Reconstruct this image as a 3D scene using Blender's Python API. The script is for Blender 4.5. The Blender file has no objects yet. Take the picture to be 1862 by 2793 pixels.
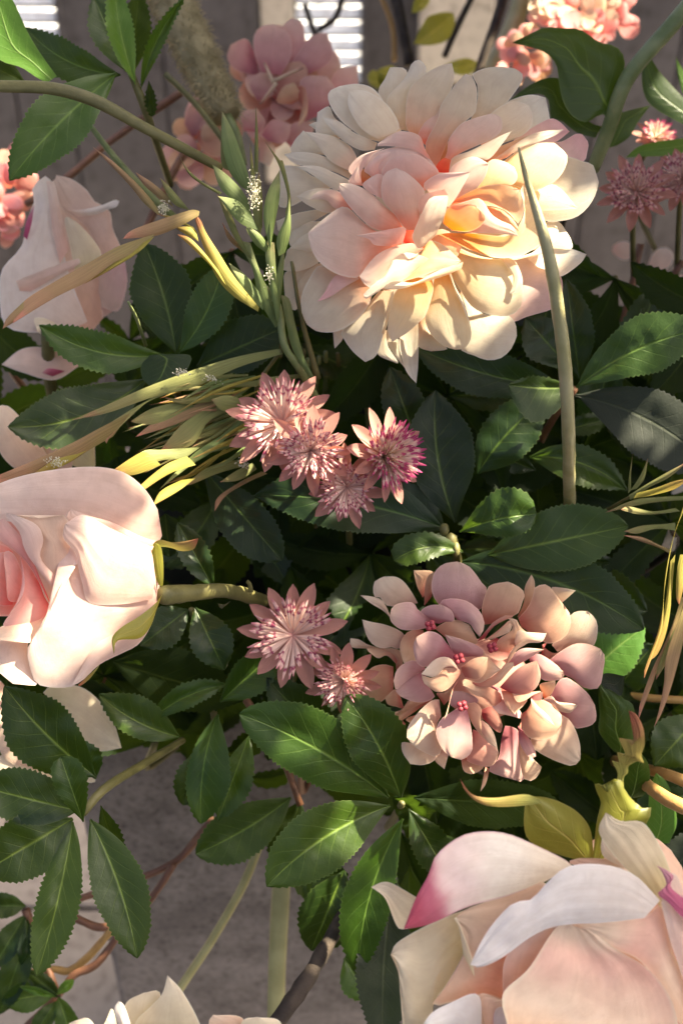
import bpy, math, random
import numpy as np
from mathutils import Vector, noise
random.seed(7)
BULGE = 0.40
SC = bpy.context.scene
COL = SC.collection
R = math.radians

# ------------------------------------------------------------------ camera
IW, IH = 1862.0, 2793.0                     # photograph size, pixels
PITCH = R(35.0)
FOCAL = IH / 2 / math.tan(R(25.0))          # focal length in photo pixels
CAM = Vector((0.0, 0.0, 1.45))
c = bpy.data.cameras.new('camera')
cam = bpy.data.objects.new('camera', c); COL.objects.link(cam)
cam.location = CAM
cam.rotation_euler = (math.pi / 2 - PITCH, 0, 0)
c.sensor_fit = 'VERTICAL'; c.sensor_height = 36.0
c.lens = 18.0 / math.tan(R(25.0))
c.clip_start = 0.01; c.clip_end = 200
c.dof.use_dof = True; c.dof.focus_distance = 0.485
c.dof.aperture_fstop = (c.lens / 1000) / 0.0045
SC.camera = cam
FW = Vector((0, math.cos(PITCH), -math.sin(PITCH)))
UP = Vector((0, math.sin(PITCH), math.cos(PITCH)))
RT = Vector((1, 0, 0))

# ------------------------------------------------------------------ light
TOSUN = (RT * 0.62 + UP * 0.74 - FW * 0.32).normalized()
ELEV = math.asin(TOSUN.z); AZ = math.atan2(TOSUN.x, TOSUN.y)
w = bpy.data.worlds.new('World'); SC.world = w; w.use_nodes = True
nt = w.node_tree; nt.nodes.clear()
sky = nt.nodes.new('ShaderNodeTexSky'); sky.sky_type = 'NISHITA'; sky.sun_disc = False
sky.sun_elevation = ELEV; sky.sun_rotation = AZ
sky.air_density = 0.36; sky.dust_density = 7.0; sky.ozone_density = 0.0
bg = nt.nodes.new('ShaderNodeBackground'); bg.inputs[1].default_value = 0.085
out = nt.nodes.new('ShaderNodeOutputWorld')
nt.links.new(sky.outputs[0], bg.inputs[0]); nt.links.new(bg.outputs[0], out.inputs[0])
sl = bpy.data.lights.new('sun', 'SUN'); sl.energy = 5.0; sl.angle = R(0.5); sl.color = (1.0, 0.88, 0.67)
so = bpy.data.objects.new('sun', sl); COL.objects.link(so)
so.rotation_euler = (-TOSUN).to_track_quat('-Z', 'Y').to_euler()
so.location = (0, 0, 4)
SC.view_settings.view_transform = 'Standard'; SC.view_settings.look = 'None'
SC.view_settings.gamma = 1.0; SC.view_settings.exposure = 2.6
SC.cycles.max_bounces = 10; SC.cycles.transmission_bounces = 8; SC.cycles.diffuse_bounces = 8

# ------------------------------------------------------------------ helpers
FR = {'W': (0, 0, 1.1875), 'A': (760, 150, .31888), 'B': (1160, 150, .31888), 'C': (760, 550, .31888),
      'D': (1160, 550, .31888), 'H1': (960, 1520, .2551), 'H2': (1300, 1520, .2551), 'H3': (960, 1760, .2551),
      'H4': (1300, 1760, .2551)}
for k in range(8):
    FR['Q%d' % (k + 1)] = (931 * (k % 2), 698 * (k // 2), .59375)

def C(x, y, d, f='W'):
    """photo position (in the frame f) and distance in cm along the view -> world point"""
    ox, oy, s = FR[f]
    X = (ox + x * s - IW / 2) / FOCAL; Y = (IH / 2 - oy - y * s) / FOCAL
    return CAM + (FW + RT * X + UP * Y) * (d / 100.0)

def tag(o, label=None, cat=None, group=None, kind=None):
    if label: o['label'] = label
    if cat: o['category'] = cat
    if group: o['group'] = group
    if kind: o['kind'] = kind
    return o

def thing(name, loc, label, cat, group=None):
    o = bpy.data.objects.new(name, None); COL.objects.link(o)
    o.empty_display_size = 0.02; o.location = loc
    return tag(o, label, cat, group)

def root_loc(p):
    v = Vector((0, 0, 0))
    while p is not None:
        v = v + p.location; p = p.parent
    return v

def mesh(name, V, F, mat, parent=None, uv=None, smooth=True):
    """one mesh object; V are world points"""
    me = bpy.data.meshes.new(name)
    V = np.asarray(V, dtype=float)
    org = np.array(root_loc(parent)) if parent is not None else np.zeros(3)
    if parent is None:
        org = V.mean(axis=0)
    me.from_pydata((V - org).tolist(), [], F)
    if uv is not None:
        lay = me.uv_layers.new(name='UVMap')
        idx = np.empty(len(me.loops), dtype=np.int32); me.loops.foreach_get('vertex_index', idx)
        lay.data.foreach_set('uv', np.asarray(uv, dtype=np.float32)[idx].ravel())
    if smooth:
        me.polygons.foreach_set('use_smooth', [True] * len(me.polygons))
    me.materials.append(mat)
    o = bpy.data.objects.new(name, me); COL.objects.link(o)
    if parent is not None: o.parent = parent
    else: o.location = Vector(org)
    return o

def spline(P, n):
    """Catmull-Rom through P, n+1 samples evenly spaced along its length"""
    P = np.asarray(P, dtype=float)
    if len(P) == 2:
        t = np.linspace(0, 1, n + 1)[:, None]; return P[0] * (1 - t) + P[1] * t
    Q = np.vstack([2 * P[0] - P[1], P, 2 * P[-1] - P[-2]])
    pts = []
    for i in range(1, len(Q) - 2):
        a, b, c_, d = Q[i - 1], Q[i], Q[i + 1], Q[i + 2]
        for t in np.linspace(0, 1, 9)[:-1]:
            pts.append(.5 * ((2 * b) + (c_ - a) * t + (2 * a - 5 * b + 4 * c_ - d) * t * t + (3 * b - a - 3 * c_ + d) * t ** 3))
    pts.append(P[-1]); pts = np.array(pts)
    L = np.concatenate([[0], np.cumsum(np.linalg.norm(np.diff(pts[:, :2], axis=0), axis=1))])
    s = np.linspace(0, L[-1], n + 1)
    return np.stack([np.interp(s, L, pts[:, k]) for k in range(pts.shape[1])], axis=1)

def grid_faces(nu, nv):
    return [(i * (nv + 1) + j, i * (nv + 1) + j + 1, (i + 1) * (nv + 1) + j + 1, (i + 1) * (nv + 1) + j)
            for i in range(nu) for j in range(nv)]

def to_world(x, y, d, f):
    ox, oy, s = FR[f]
    X = (ox + x * s - IW / 2) / FOCAL; Y = (IH / 2 - oy - y * s) / FOCAL
    d = d / 100.0
    return np.array(CAM) + (np.array(FW) + X[..., None] * np.array(RT) + Y[..., None] * np.array(UP)) * d[..., None]

def petal(f, s, d0, d1, mat, parent, b=None, arch=0.0, name='petal', rip=0.05, nu=18, nv=12, curl=0.0, pw=1.0, label=None):
    """petal through a ring of points (base, round to the tip marked *, back to the base); d0/d1 = distance
    of base and tip; b = how far the middle stands out; arch bends it lengthwise; curl turns the rim"""
    pts = []; tip = None
    for t in s.split():
        if t[0] == '*': tip = len(pts); t = t[1:]
        pts.append([float(q) for q in t.split(',')])
    L = spline(pts[:tip + 1], nu); Rr = spline(pts[tip:][::-1], nu)
    wpx = np.linalg.norm(L - Rr, axis=1).max() * FR[f][2]
    wcm = wpx * d1 / FOCAL
    b = (0.20 * wcm if b is None else b) * BULGE
    u = np.linspace(0, 1, nu + 1)[:, None]; v = np.linspace(0, 1, nv + 1)[None, :]
    # the grid closes round the tip instead of pinching
    X = L[:, 0:1] * (1 - v) + Rr[:, 0:1] * v; Y = L[:, 1:2] * (1 - v) + Rr[:, 1:2] * v
    e = np.abs(2 * v - 1)
    D = d0 + (d1 - d0) * u ** pw - b * (1 - e ** 2) * np.sin(np.pi * np.clip(u, 0, 1)) ** .95 - arch * np.sin(np.pi * u)
    D = D + curl * np.maximum(e ** 4, u ** 5)
    sd = random.uniform(0, 99)
    sc = FR[f][2] * 50 / FOCAL
    N = np.array([[noise.noise(Vector((X[i, j] * sc * .8 + sd, Y[i, j] * sc * .8, sd))) +
                   .45 * noise.noise(Vector((v[0, j] * 7 + sd, u[i, 0] * 2.0, 3 + sd)))
                   for j in range(nv + 1)] for i in range(nu + 1)])
    D = D + N * rip * (0.6 + wcm * .35) * (0.25 + u)
    V = to_world(X, Y, D, f).reshape(-1, 3)
    uv = np.stack([np.broadcast_to(v, X.shape), np.broadcast_to(u, X.shape)], -1).reshape(-1, 2)
    o = mesh(name, V, grid_faces(nu, nv), mat, parent, uv)
    if label: o['label'] = label
    return o

def leaf(base, tip, wl, wr, mat, parent, bend=0.0, fold=0.25, arch=0.3, f='W', teeth=None, p=1.0, q=.84, serr=4.2,
         name='leaf', wave=.12, base_w=.05, twist=0.0):
    """serrated leaf; base/tip = (x, y, distance); wl/wr = half widths left and right of the midrib"""
    bx, by, bd = base; tx, ty, td = tip
    p *= random.uniform(.88, 1.15); q *= random.uniform(.85, 1.25)
    dx, dy = tx - bx, ty - by; Ln = math.hypot(dx, dy); nx, ny = dy / Ln, -dx / Ln     # left of base->tip on the picture
    teeth = teeth or max(8, int(Ln / 12)); nu = 2 * teeth; nv = 8
    u = np.linspace(0, 1, nu + 1)
    mx = bx + dx * u + nx * bend * 4 * u * (1 - u); my = by + dy * u + ny * bend * 4 * u * (1 - u)
    pm = (p / (p + q)) ** p * (q / (p + q)) ** q
    wid = np.maximum(u ** p * (1 - u) ** q / pm, base_w * (1 - u))
    tx_, ty_ = np.gradient(mx), np.gradient(my); tl = np.hypot(tx_, ty_); px, py = ty_ / tl, -tx_ / tl
    saw = np.where(np.arange(nu + 1) % 2 == 1, serr, -serr * .25) * np.clip((u - .22) * 6, 0, 1) * np.clip((1 - u) * 12, 0, 1)
    saw = saw * np.array([random.uniform(.6, 1.3) for _ in u])
    sd = random.uniform(0, 90)
    irr = np.array([1 + .10 * noise.noise(Vector((k * 4 + sd, 1, sd))) for k in u])
    twist += random.uniform(-.28, .28); curl = random.uniform(-.5, .55); wave *= random.uniform(.8, 2.2); serr *= random.uniform(.75, 1.2)
    V = []; UV = []
    wc = (wl + wr) / 2 * FR[f][2] * bd / FOCAL
    for i in range(nu + 1):
        for j in range(nv + 1):
            v = 2 * j / nv - 1                        # -1 = left edge
            hw = (wl if v < 0 else wr) * wid[i] * irr[i]
            a = abs(v) ** .9
            off = -v * hw * a / max(abs(v), 1e-6) if v else 0
            if abs(v) == 1: off += -v * saw[i] / 1.0
            d = bd + (td - bd) * u[i] - arch * math.sin(math.pi * u[i]) - fold * (abs(v) ** 1.3) * wid[i] + twist * v * wid[i]
            d += curl * u[i] ** 3
            d += .25 * fold * math.sin(math.pi * abs(v)) * -1
            d += wave * noise.noise(Vector((u[i] * 5 + sd, v * 1.2, sd))) * wid[i]
            # quilting between the side veins
            d += .018 * math.sin(u[i] * 62 - abs(v) * 16) * (1 - abs(v)) * min(1, abs(v) * 5)
            V.append((mx[i] + px[i] * off, my[i] + py[i] * off, d)); UV.append(((v + 1) / 2, u[i]))
    V = np.array(V)
    return mesh(name, to_world(V[:, 0], V[:, 1], V[:, 2], f), grid_faces(nu, nv), mat, parent, UV)

def tube_world(P, rad, mat, parent, name='stem', ns=10, n=None, bump=0.0, flat=None):
    """tapered tube through world points (rows: x y z), radius per point in metres"""
    n = n or 6 * (len(P) - 1)
    P = np.asarray(P, float); rad = np.asarray(rad, float)
    full = spline3(np.hstack([P, rad[:, None]]), n)
    pts, rr = full[:, :3], full[:, 3]
    T = np.gradient(pts, axis=0); T /= np.linalg.norm(T, axis=1)[:, None]
    ref = np.array(FW); V = []; UV = []
    sd = random.uniform(0, 50)
    for i in range(n + 1):
        a = np.cross(T[i], ref); a /= max(np.linalg.norm(a), 1e-6); b = np.cross(a, T[i])
        for k in range(ns):
            th = 2 * math.pi * k / ns
            r = rr[i] * (1 + bump * noise.noise(Vector((i * .6 + sd, math.cos(th) * 1.2, math.sin(th) * 1.2))))
            fl = flat if flat else 1.0
            V.append(pts[i] + a * r * math.cos(th) + b * r * fl * math.sin(th)); UV.append((k / ns, i / n))
    F = [(i * ns + k, i * ns + (k + 1) % ns, (i + 1) * ns + (k + 1) % ns, (i + 1) * ns + k) for i in range(n) for k in range(ns)]
    F.append(tuple(range(ns))[::-1]); F.append(tuple(n * ns + k for k in range(ns)))
    return mesh(name, V, F, mat, parent, UV)

def spline3(P, n):
    if len(P) == 2:
        t = np.linspace(0, 1, n + 1)[:, None]; return P[0] * (1 - t) + P[1] * t
    Q = np.vstack([2 * P[0] - P[1], P, 2 * P[-1] - P[-2]]); pts = []
    m = max(2, n // (len(P) - 1) * 2)
    for i in range(1, len(Q) - 2):
        a, b, c_, d = Q[i - 1], Q[i], Q[i + 1], Q[i + 2]
        for t in np.linspace(0, 1, m + 1)[:-1]:
            pts.append(.5 * ((2 * b) + (c_ - a) * t + (2 * a - 5 * b + 4 * c_ - d) * t * t + (3 * b - a - 3 * c_ + d) * t ** 3))
    pts.append(P[-1]); pts = np.array(pts)
    L = np.concatenate([[0], np.cumsum(np.linalg.norm(np.diff(pts[:, :3], axis=0), axis=1))])
    s = np.linspace(0, L[-1], n + 1)
    return np.stack([np.interp(s, L, pts[:, k]) for k in range(pts.shape[1])], axis=1)

def tube(s, mat, parent, f='W', name='stem', **k):
    """s: 'x,y,distance,radius ...' radius in frame pixels"""
    P = []; rad = []
    for t in s.split():
        x, y, d, r = [float(q) for q in t.split(',')]
        P.append(C(x, y, d, f)); rad.append(r * FR[f][2] * d / FOCAL / 100)
    return tube_world(P, rad, mat, parent, name=name, **k)

def stem_thing(s, mat, label, f='W', name='plant_stem', cat='stem', group=None, **k):
    P = s.split()[-1].split(','); t = None
    o = tube(s, mat, None, f, name=name, **k)
    return tag(o, label, cat, group)

# ------------------------------------------------------------------ materials
def newmat(name):
    m = bpy.data.materials.new(name); m.use_nodes = True
    n = m.node_tree; n.nodes.clear()
    return m, n.nodes, n.links

def ramp(N, stops, interp='EASE'):
    r = N.new('ShaderNodeValToRGB'); cr = r.color_ramp; cr.interpolation = interp
    while len(cr.elements) < len(stops): cr.elements.new(.5)
    for e, (p, c_) in zip(cr.elements, stops): e.position = p; e.color = (*c_, 1)
    return r

def finish(m, N, Lk, col, rough, trans, tcol=None, bump=None, spec=.3, sheen=0.0, bstr=.3, bdist=.0005):
    p = N.new('ShaderNodeBsdfPrincipled'); p.inputs['Roughness'].default_value = rough
    p.inputs['Specular IOR Level'].default_value = spec
    p.inputs['Sheen Weight'].default_value = sheen
    Lk.new(col, p.inputs['Base Color'])
    o = N.new('ShaderNodeOutputMaterial')
    bn = None
    if bump is not None:
        bn = N.new('ShaderNodeBump'); bn.inputs['Strength'].default_value = bstr; bn.inputs['Distance'].default_value = bdist
        Lk.new(bump, bn.inputs['Height']); Lk.new(bn.outputs[0], p.inputs['Normal'])
    if trans > 0:
        t = N.new('ShaderNodeBsdfTranslucent'); Lk.new(tcol if tcol is not None else col, t.inputs[0])
        if bn: Lk.new(bn.outputs[0], t.inputs['Normal'])
        mx = N.new('ShaderNodeMixShader'); mx.inputs[0].default_value = trans
        Lk.new(p.outputs[0], mx.inputs[1]); Lk.new(t.outputs[0], mx.inputs[2]); Lk.new(mx.outputs[0], o.inputs[0])
    else:
        Lk.new(p.outputs[0], o.inputs[0])
    return m

def petal_mat(name, stops, trans=.38, rough=.75, var=.10, weave=900, edge=None, tint=None):
    """woven cloth petal, dyed from base to tip"""
    m, N, Lk = newmat(name)
    tc = N.new('ShaderNodeTexCoord'); sep = N.new('ShaderNodeSeparateXYZ'); Lk.new(tc.outputs['UV'], sep.inputs[0])
    nz = N.new('ShaderNodeTexNoise'); nz.inputs['Scale'].default_value = 45; nz.inputs['Detail'].default_value = 3
    Lk.new(tc.outputs['Object'], nz.inputs['Vector'])
    oi = N.new('ShaderNodeObjectInfo')
    mr = N.new('ShaderNodeMath'); mr.operation = 'MULTIPLY_ADD'; mr.inputs[1].default_value = .30; mr.inputs[2].default_value = -.15
    Lk.new(nz.outputs['Fac'], mr.inputs[0])
    ad = N.new('ShaderNodeMath'); ad.operation = 'ADD'; Lk.new(sep.outputs['Y'], ad.inputs[0]); Lk.new(mr.outputs[0], ad.inputs[1])
    ad2 = N.new('ShaderNodeMath'); ad2.operation = 'MULTIPLY_ADD'; ad2.inputs[1].default_value = .26
    Lk.new(oi.outputs['Random'], ad2.inputs[0]); Lk.new(ad.outputs[0], ad2.inputs[2])
    sb = N.new('ShaderNodeMath'); sb.operation = 'SUBTRACT'; sb.inputs[1].default_value = .13; Lk.new(ad2.outputs[0], sb.inputs[0])
    rp = ramp(N, stops); Lk.new(sb.outputs[0], rp.inputs[0])
    hs = N.new('ShaderNodeHueSaturation'); Lk.new(rp.outputs[0], hs.inputs['Color'])
    rv = N.new('ShaderNodeMapRange'); rv.inputs[3].default_value = 1 - var; rv.inputs[4].default_value = 1 + var * .5
    Lk.new(oi.outputs['Random'], rv.inputs[0]); Lk.new(rv.outputs[0], hs.inputs['Value'])
    col = hs.outputs[0]
    # blotches and fine specks of dirt
    n2 = N.new('ShaderNodeTexNoise'); n2.inputs['Scale'].default_value = 160; n2.inputs['Detail'].default_value = 5
    Lk.new(tc.outputs['Object'], n2.inputs['Vector'])
    r2 = ramp(N, [(.35, (.90, .88, .86)), (.6, (1, 1, 1))]); Lk.new(n2.outputs['Fac'], r2.inputs[0])
    mm = N.new('ShaderNodeMix'); mm.data_type = 'RGBA'; mm.blend_type = 'MULTIPLY'; mm.inputs[0].default_value = .6
    Lk.new(col, mm.inputs[6]); Lk.new(r2.outputs[0], mm.inputs[7]); col = mm.outputs[2]
    # weave
    wv = N.new('ShaderNodeTexWave'); wv.wave_type = 'BANDS'; wv.bands_direction = 'DIAGONAL'
    wv.inputs['Scale'].default_value = weave; wv.inputs['Distortion'].default_value = 1.0
    Lk.new(tc.outputs['Object'], wv.inputs['Vector'])
    n3 = N.new('ShaderNodeTexNoise'); n3.inputs['Scale'].default_value = 420; n3.inputs['Detail'].default_value = 2
    Lk.new(tc.outputs['Object'], n3.inputs['Vector'])
    sm = N.new('ShaderNodeMath'); sm.operation = 'MULTIPLY_ADD'; sm.inputs[1].default_value = .5
    Lk.new(wv.outputs['Fac'], sm.inputs[0]); Lk.new(n3.outputs['Fac'], sm.inputs[2])
    mp = N.new('ShaderNodeMapping'); mp.inputs['Scale'].default_value = (24, 1.6, 1); Lk.new(tc.outputs['UV'], mp.inputs['Vector'])
    n4 = N.new('ShaderNodeTexNoise'); n4.inputs['Scale'].default_value = 1.0; n4.inputs['Detail'].default_value = 4; n4.inputs['Distortion'].default_value = .6
    Lk.new(mp.outputs[0], n4.inputs['Vector'])
    s4 = N.new('ShaderNodeMath'); s4.operation = 'MULTIPLY_ADD'; s4.inputs[1].default_value = .9
    Lk.new(n4.outputs['Fac'], s4.inputs[0]); Lk.new(sm.outputs[0], s4.inputs[2]); sm = s4
    r4 = ramp(N, [(.3, (.93, .90, .88)), (.6, (1.0, 1.0, 1.0))]); Lk.new(n4.outputs['Fac'], r4.inputs[0])
    m4 = N.new('ShaderNodeMix'); m4.data_type = 'RGBA'; m4.blend_type = 'MULTIPLY'; m4.inputs[0].default_value = .45
    Lk.new(col, m4.inputs[6]); Lk.new(r4.outputs[0], m4.inputs[7]); col = m4.outputs[2]
    # pale frayed rim where the cloth was cut
    ax_ = N.new('ShaderNodeMath'); ax_.operation = 'MULTIPLY_ADD'; ax_.inputs[1].default_value = 2; ax_.inputs[2].default_value = -1; Lk.new(sep.outputs['X'], ax_.inputs[0])
    ab = N.new('ShaderNodeMath'); ab.operation = 'ABSOLUTE'; Lk.new(ax_.outputs[0], ab.inputs[0])
    er = N.new('ShaderNodeMapRange'); er.inputs[1].default_value = .93; er.inputs[2].default_value = 1.0; er.inputs[4].default_value = .45; Lk.new(ab.outputs[0], er.inputs[0])
    m5 = N.new('ShaderNodeMix'); m5.data_type = 'RGBA'; Lk.new(er.outputs[0], m5.inputs[0]); Lk.new(col, m5.inputs[6]); m5.inputs[7].default_value = (*[min(.9, q * 1.12 + .05) for q in stops[-1][1]], 1); col = m5.outputs[2]
    ts = N.new('ShaderNodeHueSaturation'); ts.inputs['Saturation'].default_value = 1.25; Lk.new(col, ts.inputs['Color'])
    return finish(m, N, Lk, col, rough, trans, ts.outputs[0], sm.outputs[0], spec=.15, sheen=.15, bstr=.38, bdist=.0005)

def leaf_mat(name, dark, light, rib, trans=.22, rough=.42, spec=.42, tcol=(.22, .40, .03), nveins=9, hue=.03):
    m, N, Lk = newmat(name)
    tc = N.new('ShaderNodeTexCoord'); sep = N.new('ShaderNodeSeparateXYZ'); Lk.new(tc.outputs['UV'], sep.inputs[0])
    def math_(op, a, b=None, c_=None):
        n = N.new('ShaderNodeMath'); n.operation = op
        for i, q in enumerate((a, b, c_)):
            if q is None: continue
            if isinstance(q, (int, float)): n.inputs[i].default_value = q
            else: Lk.new(q, n.inputs[i])
        return n.outputs[0]
    a = math_('ABSOLUTE', math_('MULTIPLY_ADD', sep.outputs['X'], 2, -1))       # 0 midrib .. 1 edge
    u = sep.outputs['Y']
    nz = N.new('ShaderNodeTexNoise'); nz.inputs['Scale'].default_value = 60; nz.inputs['Detail'].default_value = 4
    Lk.new(tc.outputs['Object'], nz.inputs['Vector'])
    nd = math_('MULTIPLY_ADD', nz.outputs['Fac'], .5, -.25)
    ph = math_('ADD', math_('SUBTRACT', math_('MULTIPLY', u, nveins), math_('MULTIPLY', math_('POWER', a, .8), 2.0)), nd)
    vein = math_('ABSOLUTE', math_('MULTIPLY_ADD', math_('FRACT', ph), 2, -1))  # 1 at a vein
    veinm = math_('MULTIPLY', math_('MULTIPLY', math_('SMOOTH_MIN', 1, math_('MULTIPLY', math_('MAXIMUM', math_('SUBTRACT', vein, .88), 0), 9), .05), .30), math_('SUBTRACT', 1.05, a))
    ribw = math_('MULTIPLY_ADD', math_('SUBTRACT', 1, u), .055, .03)
    ribm = math_('SUBTRACT', 1, math_('MINIMUM', math_('DIVIDE', a, ribw), 1))
    oi = N.new('ShaderNodeObjectInfo')
    mx = N.new('ShaderNodeMix'); mx.data_type = 'RGBA'
    n2 = N.new('ShaderNodeTexNoise'); n2.inputs['Scale'].default_value = 22; Lk.new(tc.outputs['Object'], n2.inputs['Vector'])
    f = math_('ADD', math_('MULTIPLY', oi.outputs['Random'], .6), math_('MULTIPLY_ADD', n2.outputs['Fac'], .9, -.25))
    cl = N.new('ShaderNodeClamp'); Lk.new(f, cl.inputs[0]); Lk.new(cl.outputs[0], mx.inputs[0])
    mx.inputs[6].default_value = (*dark, 1); mx.inputs[7].default_value = (*light, 1)
    vr = math_('MINIMUM', math_('ADD', veinm, math_('MULTIPLY', ribm, .75)), 1)
    m2 = N.new('ShaderNodeMix'); m2.data_type = 'RGBA'; Lk.new(vr, m2.inputs[0]); Lk.new(mx.outputs[2], m2.inputs[6]); m2.inputs[7].default_value = (*rib, 1)
    # worn pale rim along the cut edge
    em = math_('MULTIPLY', math_('MAXIMUM', math_('SUBTRACT', a, .955), 0), 9)
    m3 = N.new('ShaderNodeMix'); m3.data_type = 'RGBA'; Lk.new(em, m3.inputs[0]); Lk.new(m2.outputs[2], m3.inputs[6]); m3.inputs[7].default_value = (rib[0] * 1.1, rib[1] * .95, rib[2] * 1.6, 1)
    hs = N.new('ShaderNodeHueSaturation'); Lk.new(m3.outputs[2], hs.inputs['Color'])
    Lk.new(math_('MULTIPLY_ADD', oi.outputs['Random'], hue, .5 - hue / 2), hs.inputs['Hue'])
    t = N.new('ShaderNodeMix'); t.data_type = 'RGBA'; Lk.new(vr, t.inputs[0]); t.inputs[6].default_value = (*tcol, 1); t.inputs[7].default_value = (tcol[0] * 1.6, tcol[1] * 1.3, tcol[2] * 2, 1)
    n3 = N.new('ShaderNodeTexNoise'); n3.inputs['Scale'].default_value = 700; n3.inputs['Detail'].default_value = 2
    Lk.new(tc.outputs['Object'], n3.inputs['Vector'])
    n5 = N.new('ShaderNodeTexNoise'); n5.inputs['Scale'].default_value = 240; n5.inputs['Detail'].default_value = 6; n5.inputs['Roughness'].default_value = .8
    Lk.new(tc.outputs['Object'], n5.inputs['Vector'])
    du = ramp(N, [(.56, (0, 0, 0)), (.80, (1, 1, 1))]); Lk.new(n5.outputs['Fac'], du.inputs[0])
    dm = N.new('ShaderNodeMix'); dm.data_type = 'RGBA'; Lk.new(math_('MULTIPLY', du.outputs[0], .16), dm.inputs[0]); Lk.new(hs.outputs[0], dm.inputs[6]); dm.inputs[7].default_value = (.10, .11, .07, 1)
    hs = dm
    hgt = math_('ADD', math_('MULTIPLY', vr, -1.2), math_('MULTIPLY', n3.outputs['Fac'], .35))
    return finish(m, N, Lk, hs.outputs[2], rough, trans, t.outputs[2], hgt, spec=spec, bstr=.45, bdist=.0006)

def stem_mat(name, c1, c2, rough=.5, scale=60, trans=0.0, stretch=(1, 1, 1)):
    m, N, Lk = newmat(name)
    tc = N.new('ShaderNodeTexCoord'); mp = N.new('ShaderNodeMapping'); mp.inputs['Scale'].default_value = stretch
    Lk.new(tc.outputs['Object'], mp.inputs['Vector'])
    nz = N.new('ShaderNodeTexNoise'); nz.inputs['Scale'].default_value = scale; nz.inputs['Detail'].default_value = 6
    Lk.new(mp.outputs[0], nz.inputs['Vector'])
    rp = ramp(N, [(.3, c1), (.7, c2)]); Lk.new(nz.outputs['Fac'], rp.inputs[0])
    n3 = N.new('ShaderNodeTexNoise'); n3.inputs['Scale'].default_value = scale * 8; Lk.new(mp.outputs[0], n3.inputs['Vector'])
    return finish(m, N, Lk, rp.outputs[0], rough, trans, None, n3.outputs['Fac'], spec=.35, bstr=.4, bdist=.0006)

def grad_mat(name, stops, rough=.55, trans=.3, noise_scale=120, namp=.5):
    """strip coloured from base to tip along its length"""
    m, N, Lk = newmat(name)
    tc = N.new('ShaderNodeTexCoord'); sep = N.new('ShaderNodeSeparateXYZ'); Lk.new(tc.outputs['UV'], sep.inputs[0])
    nz = N.new('ShaderNodeTexNoise'); nz.inputs['Scale'].default_value = noise_scale; nz.inputs['Detail'].default_value = 4
    Lk.new(tc.outputs['Object'], nz.inputs['Vector'])
    a = N.new('ShaderNodeMath'); a.operation = 'MULTIPLY_ADD'; a.inputs[1].default_value = namp; Lk.new(nz.outputs['Fac'], a.inputs[0])
    s = N.new('ShaderNodeMath'); s.operation = 'SUBTRACT'; s.inputs[1].default_value = namp / 2; Lk.new(sep.outputs['Y'], s.inputs[0]); Lk.new(s.outputs[0], a.inputs[2])
    rp = ramp(N, stops); Lk.new(a.outputs[0], rp.inputs[0])
    # long fibres
    wv = N.new('ShaderNodeTexNoise'); mp = N.new('ShaderNodeMapping'); mp.inputs['Scale'].default_value = (26, 1.5, 1)
    Lk.new(tc.outputs['UV'], mp.inputs['Vector']); Lk.new(mp.outputs[0], wv.inputs['Vector']); wv.inputs['Scale'].default_value = 1.0
    rr = ramp(N, [(.3, (.72, .72, .68)), (.65, (1.08, 1.08, 1.0))]); Lk.new(wv.outputs['Fac'], rr.inputs[0])
    mm = N.new('ShaderNodeMix'); mm.data_type = 'RGBA'; mm.blend_type = 'MULTIPLY'; mm.inputs[0].default_value = .8
    Lk.new(rp.outputs[0], mm.inputs[6]); Lk.new(rr.outputs[0], mm.inputs[7])
    return finish(m, N, Lk, mm.outputs[2], rough, trans, None, wv.outputs['Fac'], spec=.35, bstr=.5, bdist=.0006)

# ------------------------------------------------------------------ palette
M_CREAM = petal_mat('peony_cream_cloth', [(.0, (.90, .46, .28)), (.25, (.89, .66, .48)), (.55, (.89, .78, .60)), (1, (.90, .82, .69))], trans=.55)
M_BLUSH = petal_mat('peony_blush_cloth', [(.0, (.95, .24, .14)), (.2, (.92, .44, .32)), (.5, (.90, .66, .54)), (1, (.90, .76, .66))], trans=.52)
M_BUD = petal_mat('peony_bud_cloth', [(.0, (.92, .44, .33)), (.35, (.90, .62, .52)), (1, (.90, .72, .64))], trans=.48)
M_FLAME = petal_mat('peony_flame_cloth', [(.0, (.95, .28, .13)), (.3, (.94, .47, .26)), (.65, (.92, .60, .37)), (1, (.89, .70, .54))], trans=.5)
M_BUTTER = petal_mat('peony_butter_cloth', [(.0, (.95, .46, .16)), (.22, (.93, .66, .36)), (.55, (.91, .78, .54)), (1, (.90, .81, .66))], trans=.52)
M_PINK = petal_mat('peony_pink_cloth', [(.0, (.88, .66, .52)), (.5, (.88, .62, .56)), (1, (.88, .54, .53))], trans=.5)
M_WHITE = petal_mat('peony_white_cloth', [(.0, (.89, .68, .46)), (.35, (.90, .80, .62)), (1, (.91, .86, .74))], trans=.56)
M_RED = petal_mat('peony_heart_cloth', [(.0, (.85, .06, .03)), (.5, (.92, .16, .08)), (1, (.92, .30, .16))], trans=.4)

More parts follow.
